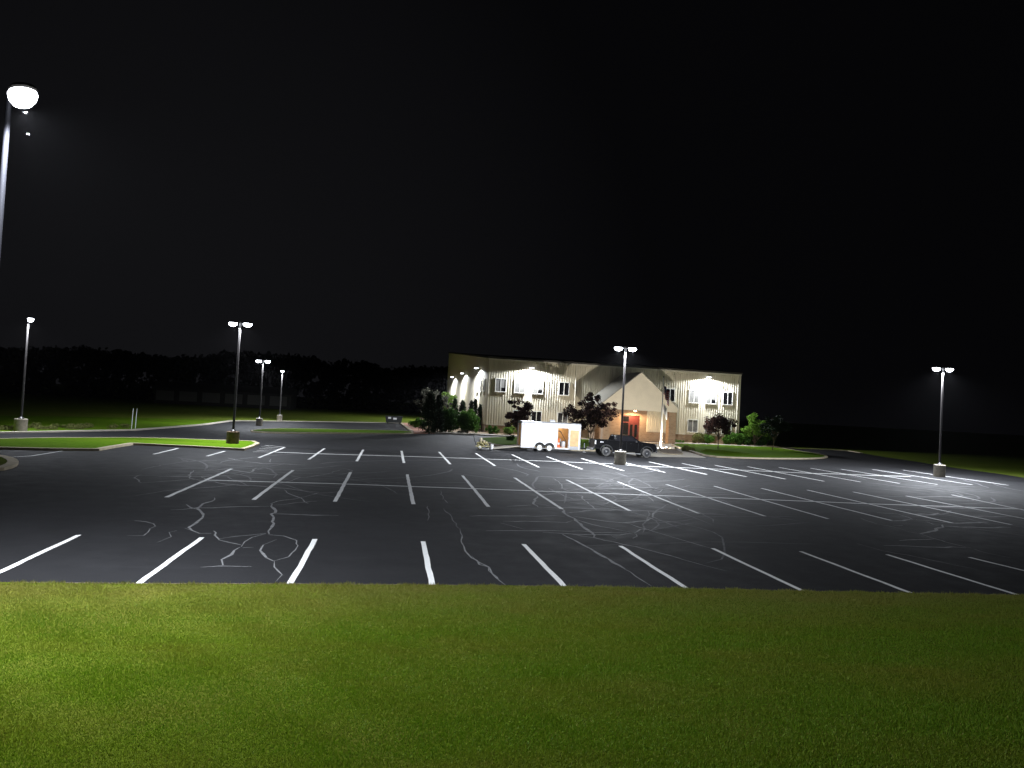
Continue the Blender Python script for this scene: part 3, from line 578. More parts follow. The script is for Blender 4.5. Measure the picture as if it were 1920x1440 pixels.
def flag(name, label, ztop, hoist, fly, w, material, seed, uvrot=False):
    rr = random.Random(seed); nu, nv = 26, 26; V = []; UV = []
    for j in range(nv+1):
        v = j/nv
        for i in range(nu+1):
            u = i/nu; drop = u*fly*.82; fold = math.sin(u*9+seed)*w*(.35+.65*v)*(.4+u)
            x = .05+u*w*1.1+.10*math.sin(u*13+v*3)*w; y = fold; z = hoist*v-drop*(1-.35*v)-.02*math.sin(u*20)
            V.append((x, y, z)); UV.append((u, v))
    me = bpy.data.meshes.new(name); me.from_pydata(V, [], [(j*(nu+1)+i, j*(nu+1)+i+1, (j+1)*(nu+1)+i+1, (j+1)*(nu+1)+i) for j in range(nv) for i in range(nu)])
    uv = me.uv_layers.new(name='UVMap')
    for lo in me.loops: uv.data[lo.index].uv = UV[lo.vertex_index]
    for p in me.polygons: p.use_smooth = True
    me.materials.append(material); o = bpy.data.objects.new(name, me); COL.objects.link(o); o.location = (fp.x+.03, fp.y-.02, ztop); o.rotation_euler = (0, 0, -.35)
    sd = o.modifiers.new('thickness', 'SOLIDIFY'); sd.thickness = .01
    return o
tag(flag('flag', '', FH-1.75, 1.0, 1.6, .5, fm, 2), 'red and white striped flag hanging limp near the top of the flagpole', 'flag')
wf = mat('glare_flag_cloth', (.80,.80,.78), .8)  # white colour stands for the floodlit glare on the flag's lower end
tag(flag('flag', '', FH-3.55, .8, 1.2, .42, wf, 5), 'floodlit lower part of the striped flag, its glare painted as plain white cloth', 'flag')
fl = G(1249, 842.5); t = thing('ground_floodlight', 'small floodlight on the ground beside the flagpole foot', 'floodlight', (fl.x, fl.y, .08))
MB().box(-.12, .12, -.1, .1, 0, .12, .02).obj('housing', M['housing'], t); MB().box(-.09, .09, -.07, .07, .121, .14).obj('lens', M['lens'], t)
sl = spot(t, (0, 0, .25), 6800, 120, .5, .06, (1, .93, .82), direction=(.6, 12, 7))

# ------------------------------------------------------------------ wheels
def wheel(parent, x, y, z, r, w, tm, rm, hubm, out=-1, name='wheel'):
    """wheel in the xz plane, outer face towards out*y"""
    y0, y1 = y, y-out*w
    ty = MB().lathe([(r*.62, 0), (r*.9, 0), (r, w*.18), (r, w*.82), (r*.9, w), (r*.62, w)], 28, (x, y if out < 0 else y-w, z), 'y').obj(name, tm, parent, True)
    sg = out                                   # outward direction along y
    MB().lathe([(r*.64, sg*.002), (r*.66, sg*.012), (r*.60, sg*.022), (r*.52, sg*.006), (r*.28, sg*.010), (r*.22, sg*.026), (.02, sg*.03)], 24, (x, y, z), 'y').obj('rim', rm, ty, True)
    MB().lathe([(r*.15, sg*.02), (r*.13, sg*.05), (.02, sg*.055)], 12, (x, y, z), 'y').obj('hub', hubm, ty)
    for k in range(8):
        a = 2*PI*k/8; MB().lathe([(r*.055, sg*.006), (r*.055, sg*.0135)], 8, (x+math.cos(a)*r*.41, y, z+math.sin(a)*r*.41), 'y').obj('rim_hole', M['black'], ty)
    return ty

# ------------------------------------------------------------------ cargo trailer
tw = G(1020.5, 847.2)
T = thing('cargo_trailer', 'white enclosed cargo trailer with its rear ramp down and its side door open', 'trailer', (tw.x, tw.y, 0), -.03)
x0, x1, zf, zt_, Wd = -2.05, 3.08, .27, 2.52, 2.15
dx0, dx1, dz0, dz1 = 1.10, 2.02, .42, 2.08
def arch(cx_, r, n=9, a0=PI, a1=0): return [(cx_+r*math.cos(a0+(a1-a0)*i/n), .34+r*math.sin(a0+(a1-a0)*i/n)) for i in range(n+1)]
low = [(x0, zf)] + [p for p in arch(-.42, .45, 10) if p[1] > zf+.02 and p[0] < 0] + [p for p in arch(.42, .45, 10) if p[1] > zf+.02 and p[0] > 0] + [(dx0, zf)]
side = MB(); side.prism_y(low + [(dx0, 1.0), (x0, 1.0)], 0, .04).box(x0, dx0, 0, .04, 1.001, zt_-.12).box(dx0+.001, dx1-.001, 0, .04, dz1, zt_-.12).box(dx0+.001, dx1-.001, 0, .04, zf, dz0).box(dx1, x1, 0, .04, zf, zt_-.12)
side.obj('side_panel', M['white'], T)
MB().box(x0, x1, Wd-.04, Wd, zf, zt_-.12).box(x1-.04, x1, .05, Wd-.05, zf, zt_-.12).obj('far_panel', M['white'], T)
MB().box(x0+.05, x1-.05, .05, Wd-.05, .36, .42).obj('floor', M['ply'], T)
MB().box(x0+.1, x1-.1, Wd-.07, Wd-.045, .43, zt_-.2).box(x1-.08, x1-.045, .06, Wd-.08, .43, zt_-.2).obj('plywood_lining', M['ply'], T)
MB().prism_x([(-.01, zt_-.12), (-.01, zt_-.04), (.06, zt_), (Wd/2, zt_+.03), (Wd-.06, zt_), (Wd+.01, zt_-.04), (Wd+.01, zt_-.12)], x0, x1).obj('roof', M['alu'], T)
MB().box(x0, x1-.02, -.014, -.003, zt_-.30, zt_-.27).box(x0, x1, -.012, -.002, zf, zf+.04).obj('trim_rail', M['alu'], T)
MB().box(x0-.03, x0+.02, 0, .07, zf, zt_-.1).box(x0-.03, x0+.02, Wd-.07, Wd, zf, zt_-.1).box(x0-.03, x0+.02, .07, Wd-.07, zt_-.25, zt_-.1).obj('rear_frame', M['alu'], T)
MB().box(x1-.07, x1+.02, -.012, .03, zf, zt_-.14).obj('front_corner_trim', M['alu'], T)
vt = MB().box(.5, .95, .6, 1.0, zt_+.03, zt_+.06); vt.add([(.5,.6,zt_+.07),(.95,.6,zt_+.07),(.95,1.0,zt_+.2),(.5,1.0,zt_+.2),(.5,.6,zt_+.09),(.95,.6,zt_+.09),(.95,1.0,zt_+.22),(.5,1.0,zt_+.22)], [(0,3,2,1),(4,5,6,7),(0,1,5,4),(1,2,6,5),(2,3,7,6),(3,0,4,7)]); vt.obj('roof_vent', M['white'], T)
fd = MB()
for cx_ in (-.42, .42):
    A1 = arch(cx_, .46, 12); A2 = arch(cx_, .39, 12)
    for i in range(12):
        fd.add([(A1[i][0], -.03, A1[i][1]), (A1[i+1][0], -.03, A1[i+1][1]), (A2[i+1][0], -.03, A2[i+1][1]), (A2[i][0], -.03, A2[i][1]), (A1[i][0], .06, A1[i][1]), (A1[i+1][0], .06, A1[i+1][1]), (A2[i+1][0], .06, A2[i+1][1]), (A2[i][0], .06, A2[i][1])], [(0,1,2,3),(4,7,6,5),(0,4,5,1),(2,6,7,3)])
fd.box(-.06, .06, -.025, .05, .34, .52); fd.obj('fender', M['black'], T)
MB().box(-.9, .9, .3, Wd-.3, .40, .80).obj('wheel_box', M['black'], T)
MB().box(x0+.1, x1, .25, .32, .24, .34).box(x0+.1, x1, Wd-.32, Wd-.25, .24, .34).obj('chassis', M['black'], T)
for cx_ in (-.42, .42):
    wheel(T, cx_, .02, .335, .335, .2, M['tyre'], M['rim'], M['alu']); wheel(T, cx_, Wd-.02, .335, .335, .2, M['tyre'], M['rim'], M['alu'], out=1)
dfm = MB().box(dx0-.03, dx0, -.015, .03, dz0-.03, dz1+.03).box(dx1, dx1+.03, -.015, .03, dz0-.03, dz1+.03).box(dx0, dx1, -.015, .03, dz1, dz1+.03).box(dx0, dx1, -.015, .03, dz0-.03, dz0); dfm.obj('door_frame', M['alu'], T)
sd_ = MB().box(dx1+.06, dx1+.96, -.10, -.06, dz0-.12, dz1-.05).obj('side_door', M['white'], T)
MB().box(dx1+.13, dx1+.90, -.118, -.101, dz0+.15, dz1-.12).obj('door_lining', M['ply_door'], sd_)
MB().box(dx1+.10, dx1+.92, -.112, -.101, dz0-.10, dz0+.14).obj('kick_panel', M['alu'], sd_)
MB().box(dx1+.03, dx1+.06, -.09, -.04, .7, .8).box(dx1+.03, dx1+.06, -.09, -.04, 1.7, 1.8).obj('hinge', M['alu'], sd_)
xe = (G(924, 843.2)-tw).x; rp = MB().add([(x0, .06, .36), (x0, Wd-.06, .36), (xe, Wd-.06, .02), (xe, .06, .02), (x0, .06, .42), (x0, Wd-.06, .42), (xe, Wd-.06, .06), (xe, .06, .06)], [(0,3,2,1),(4,5,6,7),(0,1,5,4),(1,2,6,5),(2,3,7,6),(3,0,4,7)]).obj('ramp_door', M['concrete'], T)
MB().box(x0+.2, x0+.26, -.012, -.003, zt_-.24, zt_-.20).box(x1-.12, x1-.06, -.012, -.003, zt_-.40, zt_-.36).box(x0+.3, x0+.36, -.012, -.003, .45, .5).obj('marker_light', M['red_lens'], T)
MB().tube([(x1, .45, .38), (x1+.9, Wd/2, .42)], .05, 6).tube([(x1, Wd-.45, .38), (x1+.9, Wd/2, .42)], .05, 6).obj('tongue', M['black'], T)
jk = MB().tube([(x1+.62, Wd/2-.12, .1), (x1+.62, Wd/2-.12, .85)], .035, 8).box(x1+.5, x1+.74, Wd/2-.24, Wd/2-.0, .06, .1).obj('tongue_jack', M['alu'], T)
trot = -.03
def tl(x, y, z=0): c, s_ = math.cos(trot), math.sin(trot); return (tw.x+x*c-y*s_, tw.y+x*s_+y*c, z)
# contents
def cone(loc, h, label):
    t = thing('traffic_cone', label, 'traffic cone', loc)
    MB().box(-.15, .15, -.15, .15, 0, .03).obj('base', M['orange'], t); MB().lathe([(.11, .03), (.025, h)], 16).obj('body', M['orange'], t, True)
    MB().lathe([(.088, .03+h*.3), (.066, .03+h*.5)], 16).obj('reflective_band', M['white'], t, True)
cone(tl(1.30, .45, .42), .75, 'orange traffic cone just inside the open trailer door')
cone(tl(1.22, .85, .42), .95, 'taller orange cone deeper inside the open trailer door')
t = thing('grey_drum', 'grey lidded drum inside the trailer, right side of the doorway', 'drum', tl(1.72, .55, .42)); MB().lathe([(.16, 0), (.17, .02), (.17, .5), (.16, .52)], 20).obj('body', M['greycan'], t, True); MB().lathe([(.18, .52), (.18, .56), (.05, .58)], 20).obj('lid', M['black'], t, True)
t = thing('bent_pipe', 'dark bent pipe leaning across the open trailer doorway', 'pipe', tl(0, 0, 0), trot); MB().tube([(1.15, .5, 1.83), (1.38, .5, 1.80), (1.46, .5, 1.72), (1.95, .45, .95), (1.97, .45, .5)], .035, 8).obj('tube', M['darktrim'], t); MB().tube([(1.12, .5, 1.9), (1.16, .5, 1.78)], .06, 8).obj('fitting', M['black'], t)
t = thing('paint_pump', 'small dark pump between the orange cone and the grey drum in the trailer', 'pump', tl(1.5, .7, .42)); MB().box(-.1, .1, -.12, .12, .0, .35).obj('body', M['black'], t, bevel=.02); MB().tube([(0,0,.35),(0,0,.75)], .03, 8).obj('shaft', M['greycan'], t); MB().lathe([(.07,.35),(.09,.45),(.05,.5)], 10).obj('motor', M['darktrim'], t)

t = thing('added_fill_lamp', 'added fill lamp on the ceiling, brightening the inside of the white trailer', 'ceiling lamp', tl(1.3, 1.2, zt_-.02)); MB().box(-.15, .15, -.08, .08, -.03, 0).obj('housing', M['white'], t); MB().box(-.13, .13, -.06, .06, -.05, -.031).obj('lens', M['warm'], t)  # lamp added to brighten the trailer interior, not a known fitting
spot(t, (0, 0, -.1), 150, 175, .3, .05, (1, .80, .58))
# striping machine, bucket behind the ramp
mc = G(904, 842.2); rz = -.1
t = thing('line_striper', 'walk-behind machine with a mottled yellow body and tall handle, behind the ramp', 'striping machine', (mc.x, mc.y, 0), rz)
MB().tube([(-.55, -.02, .35), (-.62, -.02, .6), (-.78, -.02, 1.12)], .028, 8).tube([(-.55, .4, .35), (-.62, .4, .6), (-.78, .4, 1.12)], .028, 8).tube([(-.78, -.04, 1.12), (-.78, .42, 1.12)], .03, 8).tube([(-.78, .0, 1.12), (-.95, .0, 1.16)], .035, 8).tube([(-.78, .4, 1.12), (-.95, .4, 1.16)], .035, 8).obj('handlebar', M['black'], t)
MB().box(-.55, .62, .0, .4, .2, .27).obj('frame', M['camo'], t)
bb = MB()
for _ in range(26):
    cx_, cz_ = random.uniform(-.42, .45), random.uniform(.32, .62); cz_ = min(cz_, .78-.35*max(0, cx_+.05)); r_ = random.uniform(.07, .13); bb.lathe([(r_*.4, -r_*.8), (r_, -r_*.3), (r_*.95, r_*.35), (r_*.35, r_*.85)], 8, (cx_, random.uniform(.05, .35), cz_))
bb.obj('engine', M['camo'], t)
MB().lathe([(.09, 0), (.1, .02), (.1, .22), (.06, .26)], 14, (-.12, .2, .66)).obj('fuel_tank', M['cream'], t, True)
MB().lathe([(.07, 0), (.07, .2)], 12, (.14, .2, .55)).obj('filter', M['cream'], t, True)
wheel(t, -.2, -.03, .17, .17, .08, M['camo'], M['rim'], M['alu']); wheel(t, -.2, .43, .17, .17, .08, M['camo'], M['rim'], M['alu'], out=1)
wheel(t, .5, .15, .12, .12, .07, M['dusty_tyre'], M['rim'], M['alu'])
MB().box(-.05, .6, .0, .04, .02, .06).obj('spray_bar', M['alu'], t)
bk = G(924.2, 842.6); t = thing('white_bucket', 'white plastic bucket at the foot of the trailer ramp', 'bucket', (bk.x-.12, bk.y, 0))
MB().lathe([(.13, 0), (.16, .36), (.165, .38)], 20).obj('pail', M['white'], t, True); MB().lathe([(.175, .38), (.175, .41), (.1, .42)], 20).obj('lid', M['white'], t, True)
MB().tube([(-.165, 0, .34), (-.15, -.1, .22), (0, -.18, .16), (.15, -.1, .22), (.165, 0, .34)], .006, 5).obj('handle', M['alu'], t)

# ------------------------------------------------------------------ pickup truck
tk = G(1136.2, 855.6); trz = -.02
K = thing('pickup_truck', 'black lifted crew-cab pickup truck hitched to the white trailer', 'pickup truck', (tk.x, tk.y, 0), trz)
WB, WT, RW = 3.50, 1.95, .385
def warch(cx_, r=.50, zc=.42, n=10): return [(cx_+r*math.cos(PI-PI*i/n), zc+r*math.sin(PI-PI*i/n)) for i in range(n+1)]
rail = 1.33
lower = [(-.95, .62)] + [(-.52, .55)] + warch(0)[1:-1] + [(.52, .42)] + [(WB-.52, .42)] + warch(WB)[1:-1] + [(WB+.54, .5), (4.28, .55), (4.33, .75), (4.3, 1.10), (4.18, 1.17), (3.6, 1.25), (2.86, 1.31)]
for yy, nm in ((0, 'near'), (WT-.1, 'far')):
    MB().prism_y(lower + [(.62, rail), (-.95, rail)], yy, yy+.1).obj('body_side', M['truck'], K, bevel=.02)
MB().box(-.95, .62, .1, WT-.1, .6, .68).box(.56, .62, .1, WT-.1, .68, rail).obj('bed', M['black'], K)
MB().box(-1.0, -.93, .06, WT-.06, .62, rail-.01).obj('tailgate', M['black'], K, bevel=.02)
MB().box(-1.03, -1.0, WT/2-.15, WT/2+.15, 1.08, 1.18).obj('tailgate_handle', M['black'], K)
MB().prism_y([(.62, .5), (2.9, .5), (2.9, 1.28), (.62, 1.28)], .1, WT-.1).box(2.9, 3.0, .1, WT-.1, .5, 1.2).obj('cabin_floor', M['truck'], K)
MB().prism_y([(2.84, 1.0), (4.2, 1.0), (4.24, 1.12), (4.15, 1.19), (3.6, 1.275), (2.84, 1.335)], .08, WT-.08).obj('hood', M['truck'], K, bevel=.03)
MB().prism_y([(4.0, .55), (4.31, .55), (4.31, 1.0), (4.0, 1.0)], .09, WT-.09).obj('front_panel', M['black'], K)
# cab greenhouse
def cabring(y): 
    return [(.66, 1.28), (.80, 1.74), (.92, 1.80), (1.9, 1.82), (2.22, 1.78), (2.92, 1.30)]
cv = []
prof = cabring(0); ins = [.03, .16, .2, .2, .18, .05]
for (px_, pz_), i_ in zip(prof, ins): cv.append((px_, i_, pz_))
for (px_, pz_), i_ in zip(prof, ins): cv.append((px_, WT-i_, pz_))
n = len(prof); MB().add(cv, [tuple(range(n)), tuple(range(n, 2*n))[::-1]] + [(i, (i+1) % n, (i+1) % n+n, i+n) for i in range(n)]).obj('cab', M['truck'], K, bevel=.02)
def yin(z, f=True): v = .03+(z-1.28)/(1.80-1.28)*.16; return v-.012 if f else WT-v+.012
for f in (True, False):
    for poly in ([(.84, 1.34), (1.18, 1.34), (1.18, 1.72), (.93, 1.72)], [(1.24, 1.34), (1.66, 1.34), (1.66, 1.74), (1.24, 1.73)], [(1.74, 1.34), (2.66, 1.34), (2.16, 1.72), (1.74, 1.74)]):
        mb = MB(); mb.add([(x, yin(z, f)+d, z) for d in (0, .006) for x, z in poly], [(0,1,2,3),(4,7,6,5),(0,4,5,1),(1,5,6,2),(2,6,7,3),(3,7,4,0)]); mb.obj('side_window', M['truck_glass'], K)
MB().add([(2.89,.14,1.345),(2.89,WT-.14,1.345),(2.27,WT-.25,1.765),(2.27,.25,1.765),(2.90,.14,1.353),(2.90,WT-.14,1.353),(2.28,WT-.25,1.775),(2.28,.25,1.775)], [(0,1,2,3),(4,7,6,5),(0,4,5,1),(1,5,6,2),(2,6,7,3),(3,7,4,0)]).obj('windshield', M['truck_glass'], K)
MB().add([(.68,.2,1.38),(.68,WT-.2,1.38),(.78,WT-.28,1.70),(.78,.28,1.70),(.67,.2,1.38),(.67,WT-.2,1.38),(.77,WT-.28,1.70),(.77,.28,1.70)], [(0,1,2,3),(4,7,6,5),(0,4,5,1),(1,5,6,2),(2,6,7,3),(3,7,4,0)]).obj('rear_window', M['truck_glass'], K)
fl_ = MB()
for cx_ in (0, WB):
    A1 = warch(cx_, .56); A2 = warch(cx_, .49)
    for yy in (-.05, WT-.02):
        for i in range(10):
            q = [A1[i], A1[i+1], A2[i+1], A2[i]]; fl_.add([(x, yy, z) for x, z in q]+[(x, yy+.07, z) for x, z in q], [(0,1,2,3),(4,7,6,5),(0,4,5,1),(2,6,7,3)])
fl_.obj('fender_flare', M['black'], K)
for cx_ in (0, WB):
    wheel(K, cx_, -.06, RW, RW, .27, M['dusty_tyre'], M['dark_rim'], M['alu']); wheel(K, cx_, WT+.06, RW, RW, .27, M['dusty_tyre'], M['dark_rim'], M['alu'], out=1)
MB().box(-1.16, -1.02, .02, WT-.02, .48, .66).obj('rear_bumper', M['chrome'], K, bevel=.03)
MB().box(4.3, 4.42, .02, WT-.02, .48, .72).obj('front_bumper', M['chrome'], K, bevel=.03)
MB().box(4.315, 4.34, .45, WT-.45, .76, 1.05).obj('grille', M['chrome'], K)
gg = MB()
for yy in (.35, .8, WT-.8, WT-.35): gg.tube([(4.44, yy, .45), (4.47, yy, .8), (4.42, yy, 1.15)], .028, 8)
gg.tube([(4.42, .35, 1.15), (4.42, WT-.35, 1.15)], .028, 8).tube([(4.47, .1, .8), (4.47, WT-.1, .8)], .028, 8).obj('grille_guard', M['chrome'], K)
for y0_ in (.1, WT-.4): MB().box(4.315, 4.345, y0_, y0_+.3, .82, 1.04).obj('headlight', M['light_lens'], K)
for y0_ in (-.012, WT-.05): MB().box(-1.005, -.90, y0_, y0_+.07, .98, 1.26).obj('taillight', M['light_lens'], K)
MB().box(.55, WB-.56, -.10, .04, .30, .35).box(.55, WB-.56, WT-.04, WT+.10, .30, .35).obj('running_board', M['alu'], K)
for s_, y_ in ((-1, -.13), (1, WT+.0)): MB().box(2.50, 2.62, y_, y_+.13, 1.24, 1.42, .02).obj('side_mirror', M['black'], K)
for x_ in (1.62, 2.02)[1:] + (1.28,): MB().box(x_, x_+.16, -.025, -.002, 1.12, 1.16).obj('door_handle', M['chrome'], K)
em = MB().lathe([(.045, -.006), (.045, 0)], 14, (-.50, -.004, 1.17), 'y').box(-.44, -.32, -.010, -.002, 1.15, 1.19).lathe([(.03, -.006), (.03, 0)], 12, (-.29, -.004, 1.17), 'y'); em.obj('bedside_decal', M['white'], K)
MB().lathe([(.035, -.02), (.035, 0)], 12, (3.05, -.002, 1.08), 'y').obj('fender_badge', M['chrome'], K)
MB().box(1.72, 1.73, -.006, 0, .5, 1.28).box(1.20, 1.21, -.006, 0, .5, 1.28).box(2.74, 2.75, -.006, 0, .5, 1.25).obj('door_seam', M['black'], K)
MB().box(-1.45, -1.16, WT/2-.04, WT/2+.04, .42, .5).obj('hitch', M['alu'], K)

# ------------------------------------------------------------------ plants
def leaves(n, clumps, csize, leaf, flat=.0, squash=1.0):
    """n leaf quads spread round clump centres"""
    C_l = np.array(clumps); idx = rng.integers(0, len(C_l), n)
    d = rng.normal(size=(n, 3)); d /= np.linalg.norm(d, axis=1)[:, None]; r = rng.random(n)**.5
    cs = np.array(csize)[idx] if np.ndim(csize) else np.full(n, csize)
    P = C_l[idx]+d*(r*cs)[:, None]*np.array([1, 1, squash])
    a = rng.normal(size=(n, 3)); a[:, 2] *= (1-flat); a /= np.linalg.norm(a, axis=1)[:, None]; b_ = np.cross(a, rng.normal(size=(n, 3))); b_ /= np.linalg.norm(b_, axis=1)[:, None]
    s_ = leaf*rng.uniform(.6, 1.35, n)[:, None]
    return np.stack([P-a*s_-b_*s_*.55, P+a*s_*.2-b_*s_*.8, P+a*s_+b_*s_*.1, P-a*s_*.2+b_*s_*.75], 1).reshape(-1, 3)
def ellipsoid_clumps(n, c, r, shell=.55, low=-1):
    out = []
    while len(out) < n:
        v = rng.normal(size=3); v /= np.linalg.norm(v)
        if v[2] < low: continue
        k = shell+(1-shell)*rng.random() if rng.random() < .8 else rng.random()*shell
        k *= rng.uniform(.8, 1.12); out.append((c[0]+v[0]*r[0]*k, c[1]+v[1]*r[1]*k, c[2]+v[2]*r[2]*k))
    return out
def tree(name, label, cat, loc, h, r, trunk_h, m, n=3500, clumps=45, leaf=.09, csz=.42, tr=.09, stems=1, group=None, lean=0, squash=.75, low=-.75):
    t = thing(name, label, cat, (loc[0], loc[1], 0), 0, group)
    cz = (h+trunk_h)/2; rz_ = (h-trunk_h)/2
    tk_ = MB(); cl = ellipsoid_clumps(clumps, (lean*h*.5, 0, cz), (r-csz*.5, r-csz*.5, rz_-csz*.4), .5, low)
    for s_ in range(stems):
        bx_ = (s_-(stems-1)/2)*.14; top = (lean*h*.5+bx_*5, random.uniform(-.1, .1), cz+.1*h)
        tk_.tube([(bx_, 0, -.05), (bx_*1.8+lean*trunk_h*.6, 0, trunk_h*.7), (top[0]*.7+bx_, top[1], cz*.85), top], [tr, tr*.75, tr*.5, tr*.2], 7)
    for c_ in cl[:22]:
        b0 = (lean*trunk_h*.6, 0, trunk_h*random.uniform(.75, 1.15)); mid = ((b0[0]+c_[0])*.45, (b0[1]+c_[1])*.45, b0[2]*.45+c_[2]*.55+.1)
        tk_.tube([b0, mid, c_], [tr*.4, tr*.25, .012], 5)
    tk_.obj('trunk', M['bark'], t, True)
    szs = csz*rng.uniform(.55, 1.3, len(cl))
    npmesh('crown', leaves(n, cl, szs, leaf, 0, squash), 4, m, t); return t
def shrub(name, label, cat, loc, r, h, m, n=2500, leaf=.07, clumps=40, csz=.3, group=None, ry=None, stem=True):
    t = thing(name, label, cat, (loc[0], loc[1], 0), 0, group); ry = ry or r
    cl = ellipsoid_clumps(clumps, (0, 0, h*.5), (r-csz*.5, ry-csz*.5, h*.5-csz*.3), .6)
    npmesh('foliage', leaves(n, cl, csz*rng.uniform(.7, 1.2, len(cl)), leaf), 4, m, t)
    st = MB()
    for c_ in cl[:10]: st.tube([(0,0,0), (c_[0]*.4, c_[1]*.4, c_[2]*.5), c_], [.035, .025, .01], 5)
    st.obj('stem', M['bark'], t); return t
def conifer(label, loc, h, r, m, n=3000, leaf=.07, column=False, group=None, name='evergreen'):
    t = thing(name, label, 'evergreen', (loc[0], loc[1], 0), 0, group); cl = []; sz = []
    for _ in range(90):
        z = rng.random()**.8*h; k = z/h; rr_ = r*(1-k**3*.8 if column else (1-k)**.8+.06)*rng.uniform(.7, 1.0); a = rng.random()*2*PI
        cl.append((math.cos(a)*rr_*.8, math.sin(a)*rr_*.8, max(.1, z))); sz.append(r*(.5 if column else .42)*(1-k*.35))
    npmesh('foliage', leaves(n, cl, np.array(sz), leaf, 0, 1.5), 4, m, t); MB().tube([(0,0,0), (0,0,h*.85)], [.08, .02], 6).obj('trunk', M['bark'], t); return t
def P2(px, py): v = G(px, py); return v.x, v.y
tree('purple_tree', 'small dark purple-leaved tree behind the trailer rear, under the lit windows', 'tree', P2(971, 831), 4.75, 1.85, .9, M['purple'], 4600, 46, .085, .42, low=-1)
tree('purple_tree', 'widest purple-leaved tree, many-stemmed, between the trailer and the porch', 'tree', (31.0, 68.0), 5.75, 3.7, 1.0, M['purple'], 11500, 105, .09, .52, .075, 3, low=-.9)
tree('purple_tree', 'reddish purple tree on the lawn in front of the right-hand lower windows', 'tree', P2(1346, 843), 4.35, 2.1, 1.25, M['purple'], 7000, 55, .075, .48, .07, 1)
tree('round_tree', 'bright green bushy tree at the right corner of the building', 'tree', (56.9, 77.0), 4.5, 2.1, .4, M['lime_tree'], 9000, 50, .08, .5, .08)
tree('round_tree', 'darker green spreading tree right of the bright green one', 'tree', (58.9, 77.2), 3.3, 1.7, .3, M['darkgreen'], 6500, 50, .08, .5, .08)
tree('lawn_tree', 'unlit dark tree on a thin leaning trunk at the right end of the lawn', 'tree', P2(1448, 845), 4.4, 2.1, 1.3, M['thuja'], 4000, 45, .08, .5, .07, 1, lean=.16)
tree('silver_tree', 'pale silvery-leaved tree behind the dark columnar evergreen', 'tree', (13.2, 88), 6.0, 3.2, 1.3, M['silver'], 5200, 70, .085, .5, .1, 2)
for i, (px, py, h, lb) in enumerate(((803, 812.5, 4.6, 'tall dark columnar evergreen at the brick walk'), (820, 812.5, 4.4, 'dark columnar evergreen touching the taller one, nearer the building'))):
    conifer(lb, P2(px, py), h, 1.0 if i == 0 else .75, M['thuja'], 7000, .07, True, 'columnar evergreens', 'columnar_evergreen')
shrub('round_bush', 'large round dark green bush left of the building corner, left of two', 'bush', (14.3, 75.2), 1.8, 3.2, M['darkgreen'], 14000, .07, 90, .55, 'big round bushes')
shrub('round_bush', 'large round green bush right against the building corner, right of two', 'bush', (17.1, 75.8), 1.65, 3.1, M['green'], 14000, .07, 90, .5, 'big round bushes')
tree('lime_tree', 'bright lime-green treetop lit by the farthest side floodlights', 'tree', (16.6, 103), 5.9, 1.6, 2.0, M['lime'], 5000, 40, .1, .55)
for i, (px, dy, h, r_, lb) in enumerate(((852, 88, 4.2, 1.0, 'leftmost dark conical evergreen by the side wall'), (866, 87.5, 4.0, 1.1, 'second dark conical evergreen by the side wall'), (882, 85.5, 4.1, .75, 'third dark conical evergreen by the side wall'), (889, 85, 4.3, .8, 'fourth dark conical evergreen by the side wall'), (899, 84.5, 3.6, .7, 'dark conical evergreen nearest to the building corner'))):
    q = AY(px, 790, dy); conifer(lb, (q.x, q.y), h, r_, M['thuja'], 3500, .07, False, 'conical evergreens')
shrub('low_shrub', 'green low shrub below the left corner of the front wall', 'shrub', (20.4, 76.5), .95, 1.15, M['green'], 3000, .055, 30, .25, 'low shrubs by the front wall')
shrub('low_shrub', 'brightest lime-green rounded shrub just left of the trailer', 'shrub', (22.6, 76.6), 1.05, 1.25, M['lime'], 3500, .05, 34, .25, 'low shrubs by the front wall')
shrub('small_tree_stub', 'pale twiggy plant at the foot of the round bushes', 'shrub', (16.2, 73.6), .8, .5, M['silver'], 700, .05, 16, .15)
for i, (x_, r_, h_, mt, lb) in enumerate(((52.4, .85, 1.2, 'weeds', 'pale grassy shrub at the left end of the right-hand planting row'), (50.2, .8, 1.1, 'green', 'light green shrub left of the reddish tree trunk'), (53.4, .9, 1.3, 'green', 'light green shrub right of the reddish tree trunk'), (54.9, 1.0, 1.4, 'green', 'green shrub below the right building corner'), (56.4, 1.0, 1.3, 'darkgreen', 'blue-green shrub under the bright green tree'), (58.2, 1.0, 1.2, 'darkgreen', 'dark shrub under the spreading tree'))):
    x_ = x_ if i else 48.9; shrub('low_shrub', lb, 'shrub', (x_, 77.4), r_*1.25, h_*1.3, M[mt], 4200, .065, 36, .34, 'shrubs at the right end of the building')
shrub('low_shrub', 'small dark green plant at the foot of the right porch column', 'shrub', (45.4, 75.8), 1.0, .45, M['green'], 1200, .05, 20, .15)
shrub('hosta', 'low green plants at the far left of the planting bed behind the brick walk', 'shrub', (11.6, 84), 1.5, 1.6, M['green'], 2600, .08, 24, .35)
shrub('hosta', 'dark round plant on the front lawn just left of the trailer ramp top', 'shrub', (20.0, 60.5), .5, .7, M['darkgreen'], 1200, .05, 16, .2)
for i in range(9):
    a = i*.7; q = Vector((fp.x, fp.y, 0))+Vector((.5+i*.27, -.5-math.sin(a)*.9-i*.16, 0)); 
shrub('ornamental_grass', 'dry ornamental grass in the mulch bed right of the flagpole', 'plant', (38.0, 56.8), 1.1, .5, M['weeds'], 1500, .05, 24, .16)
wd = []
for i in range(46):
    px = random.uniform(-120, 235); py = 803.5-(px)*.012+random.uniform(-1.5, 3.0); v = G(px, py); wd.append((v.x, v.y, random.uniform(.02, .18)))
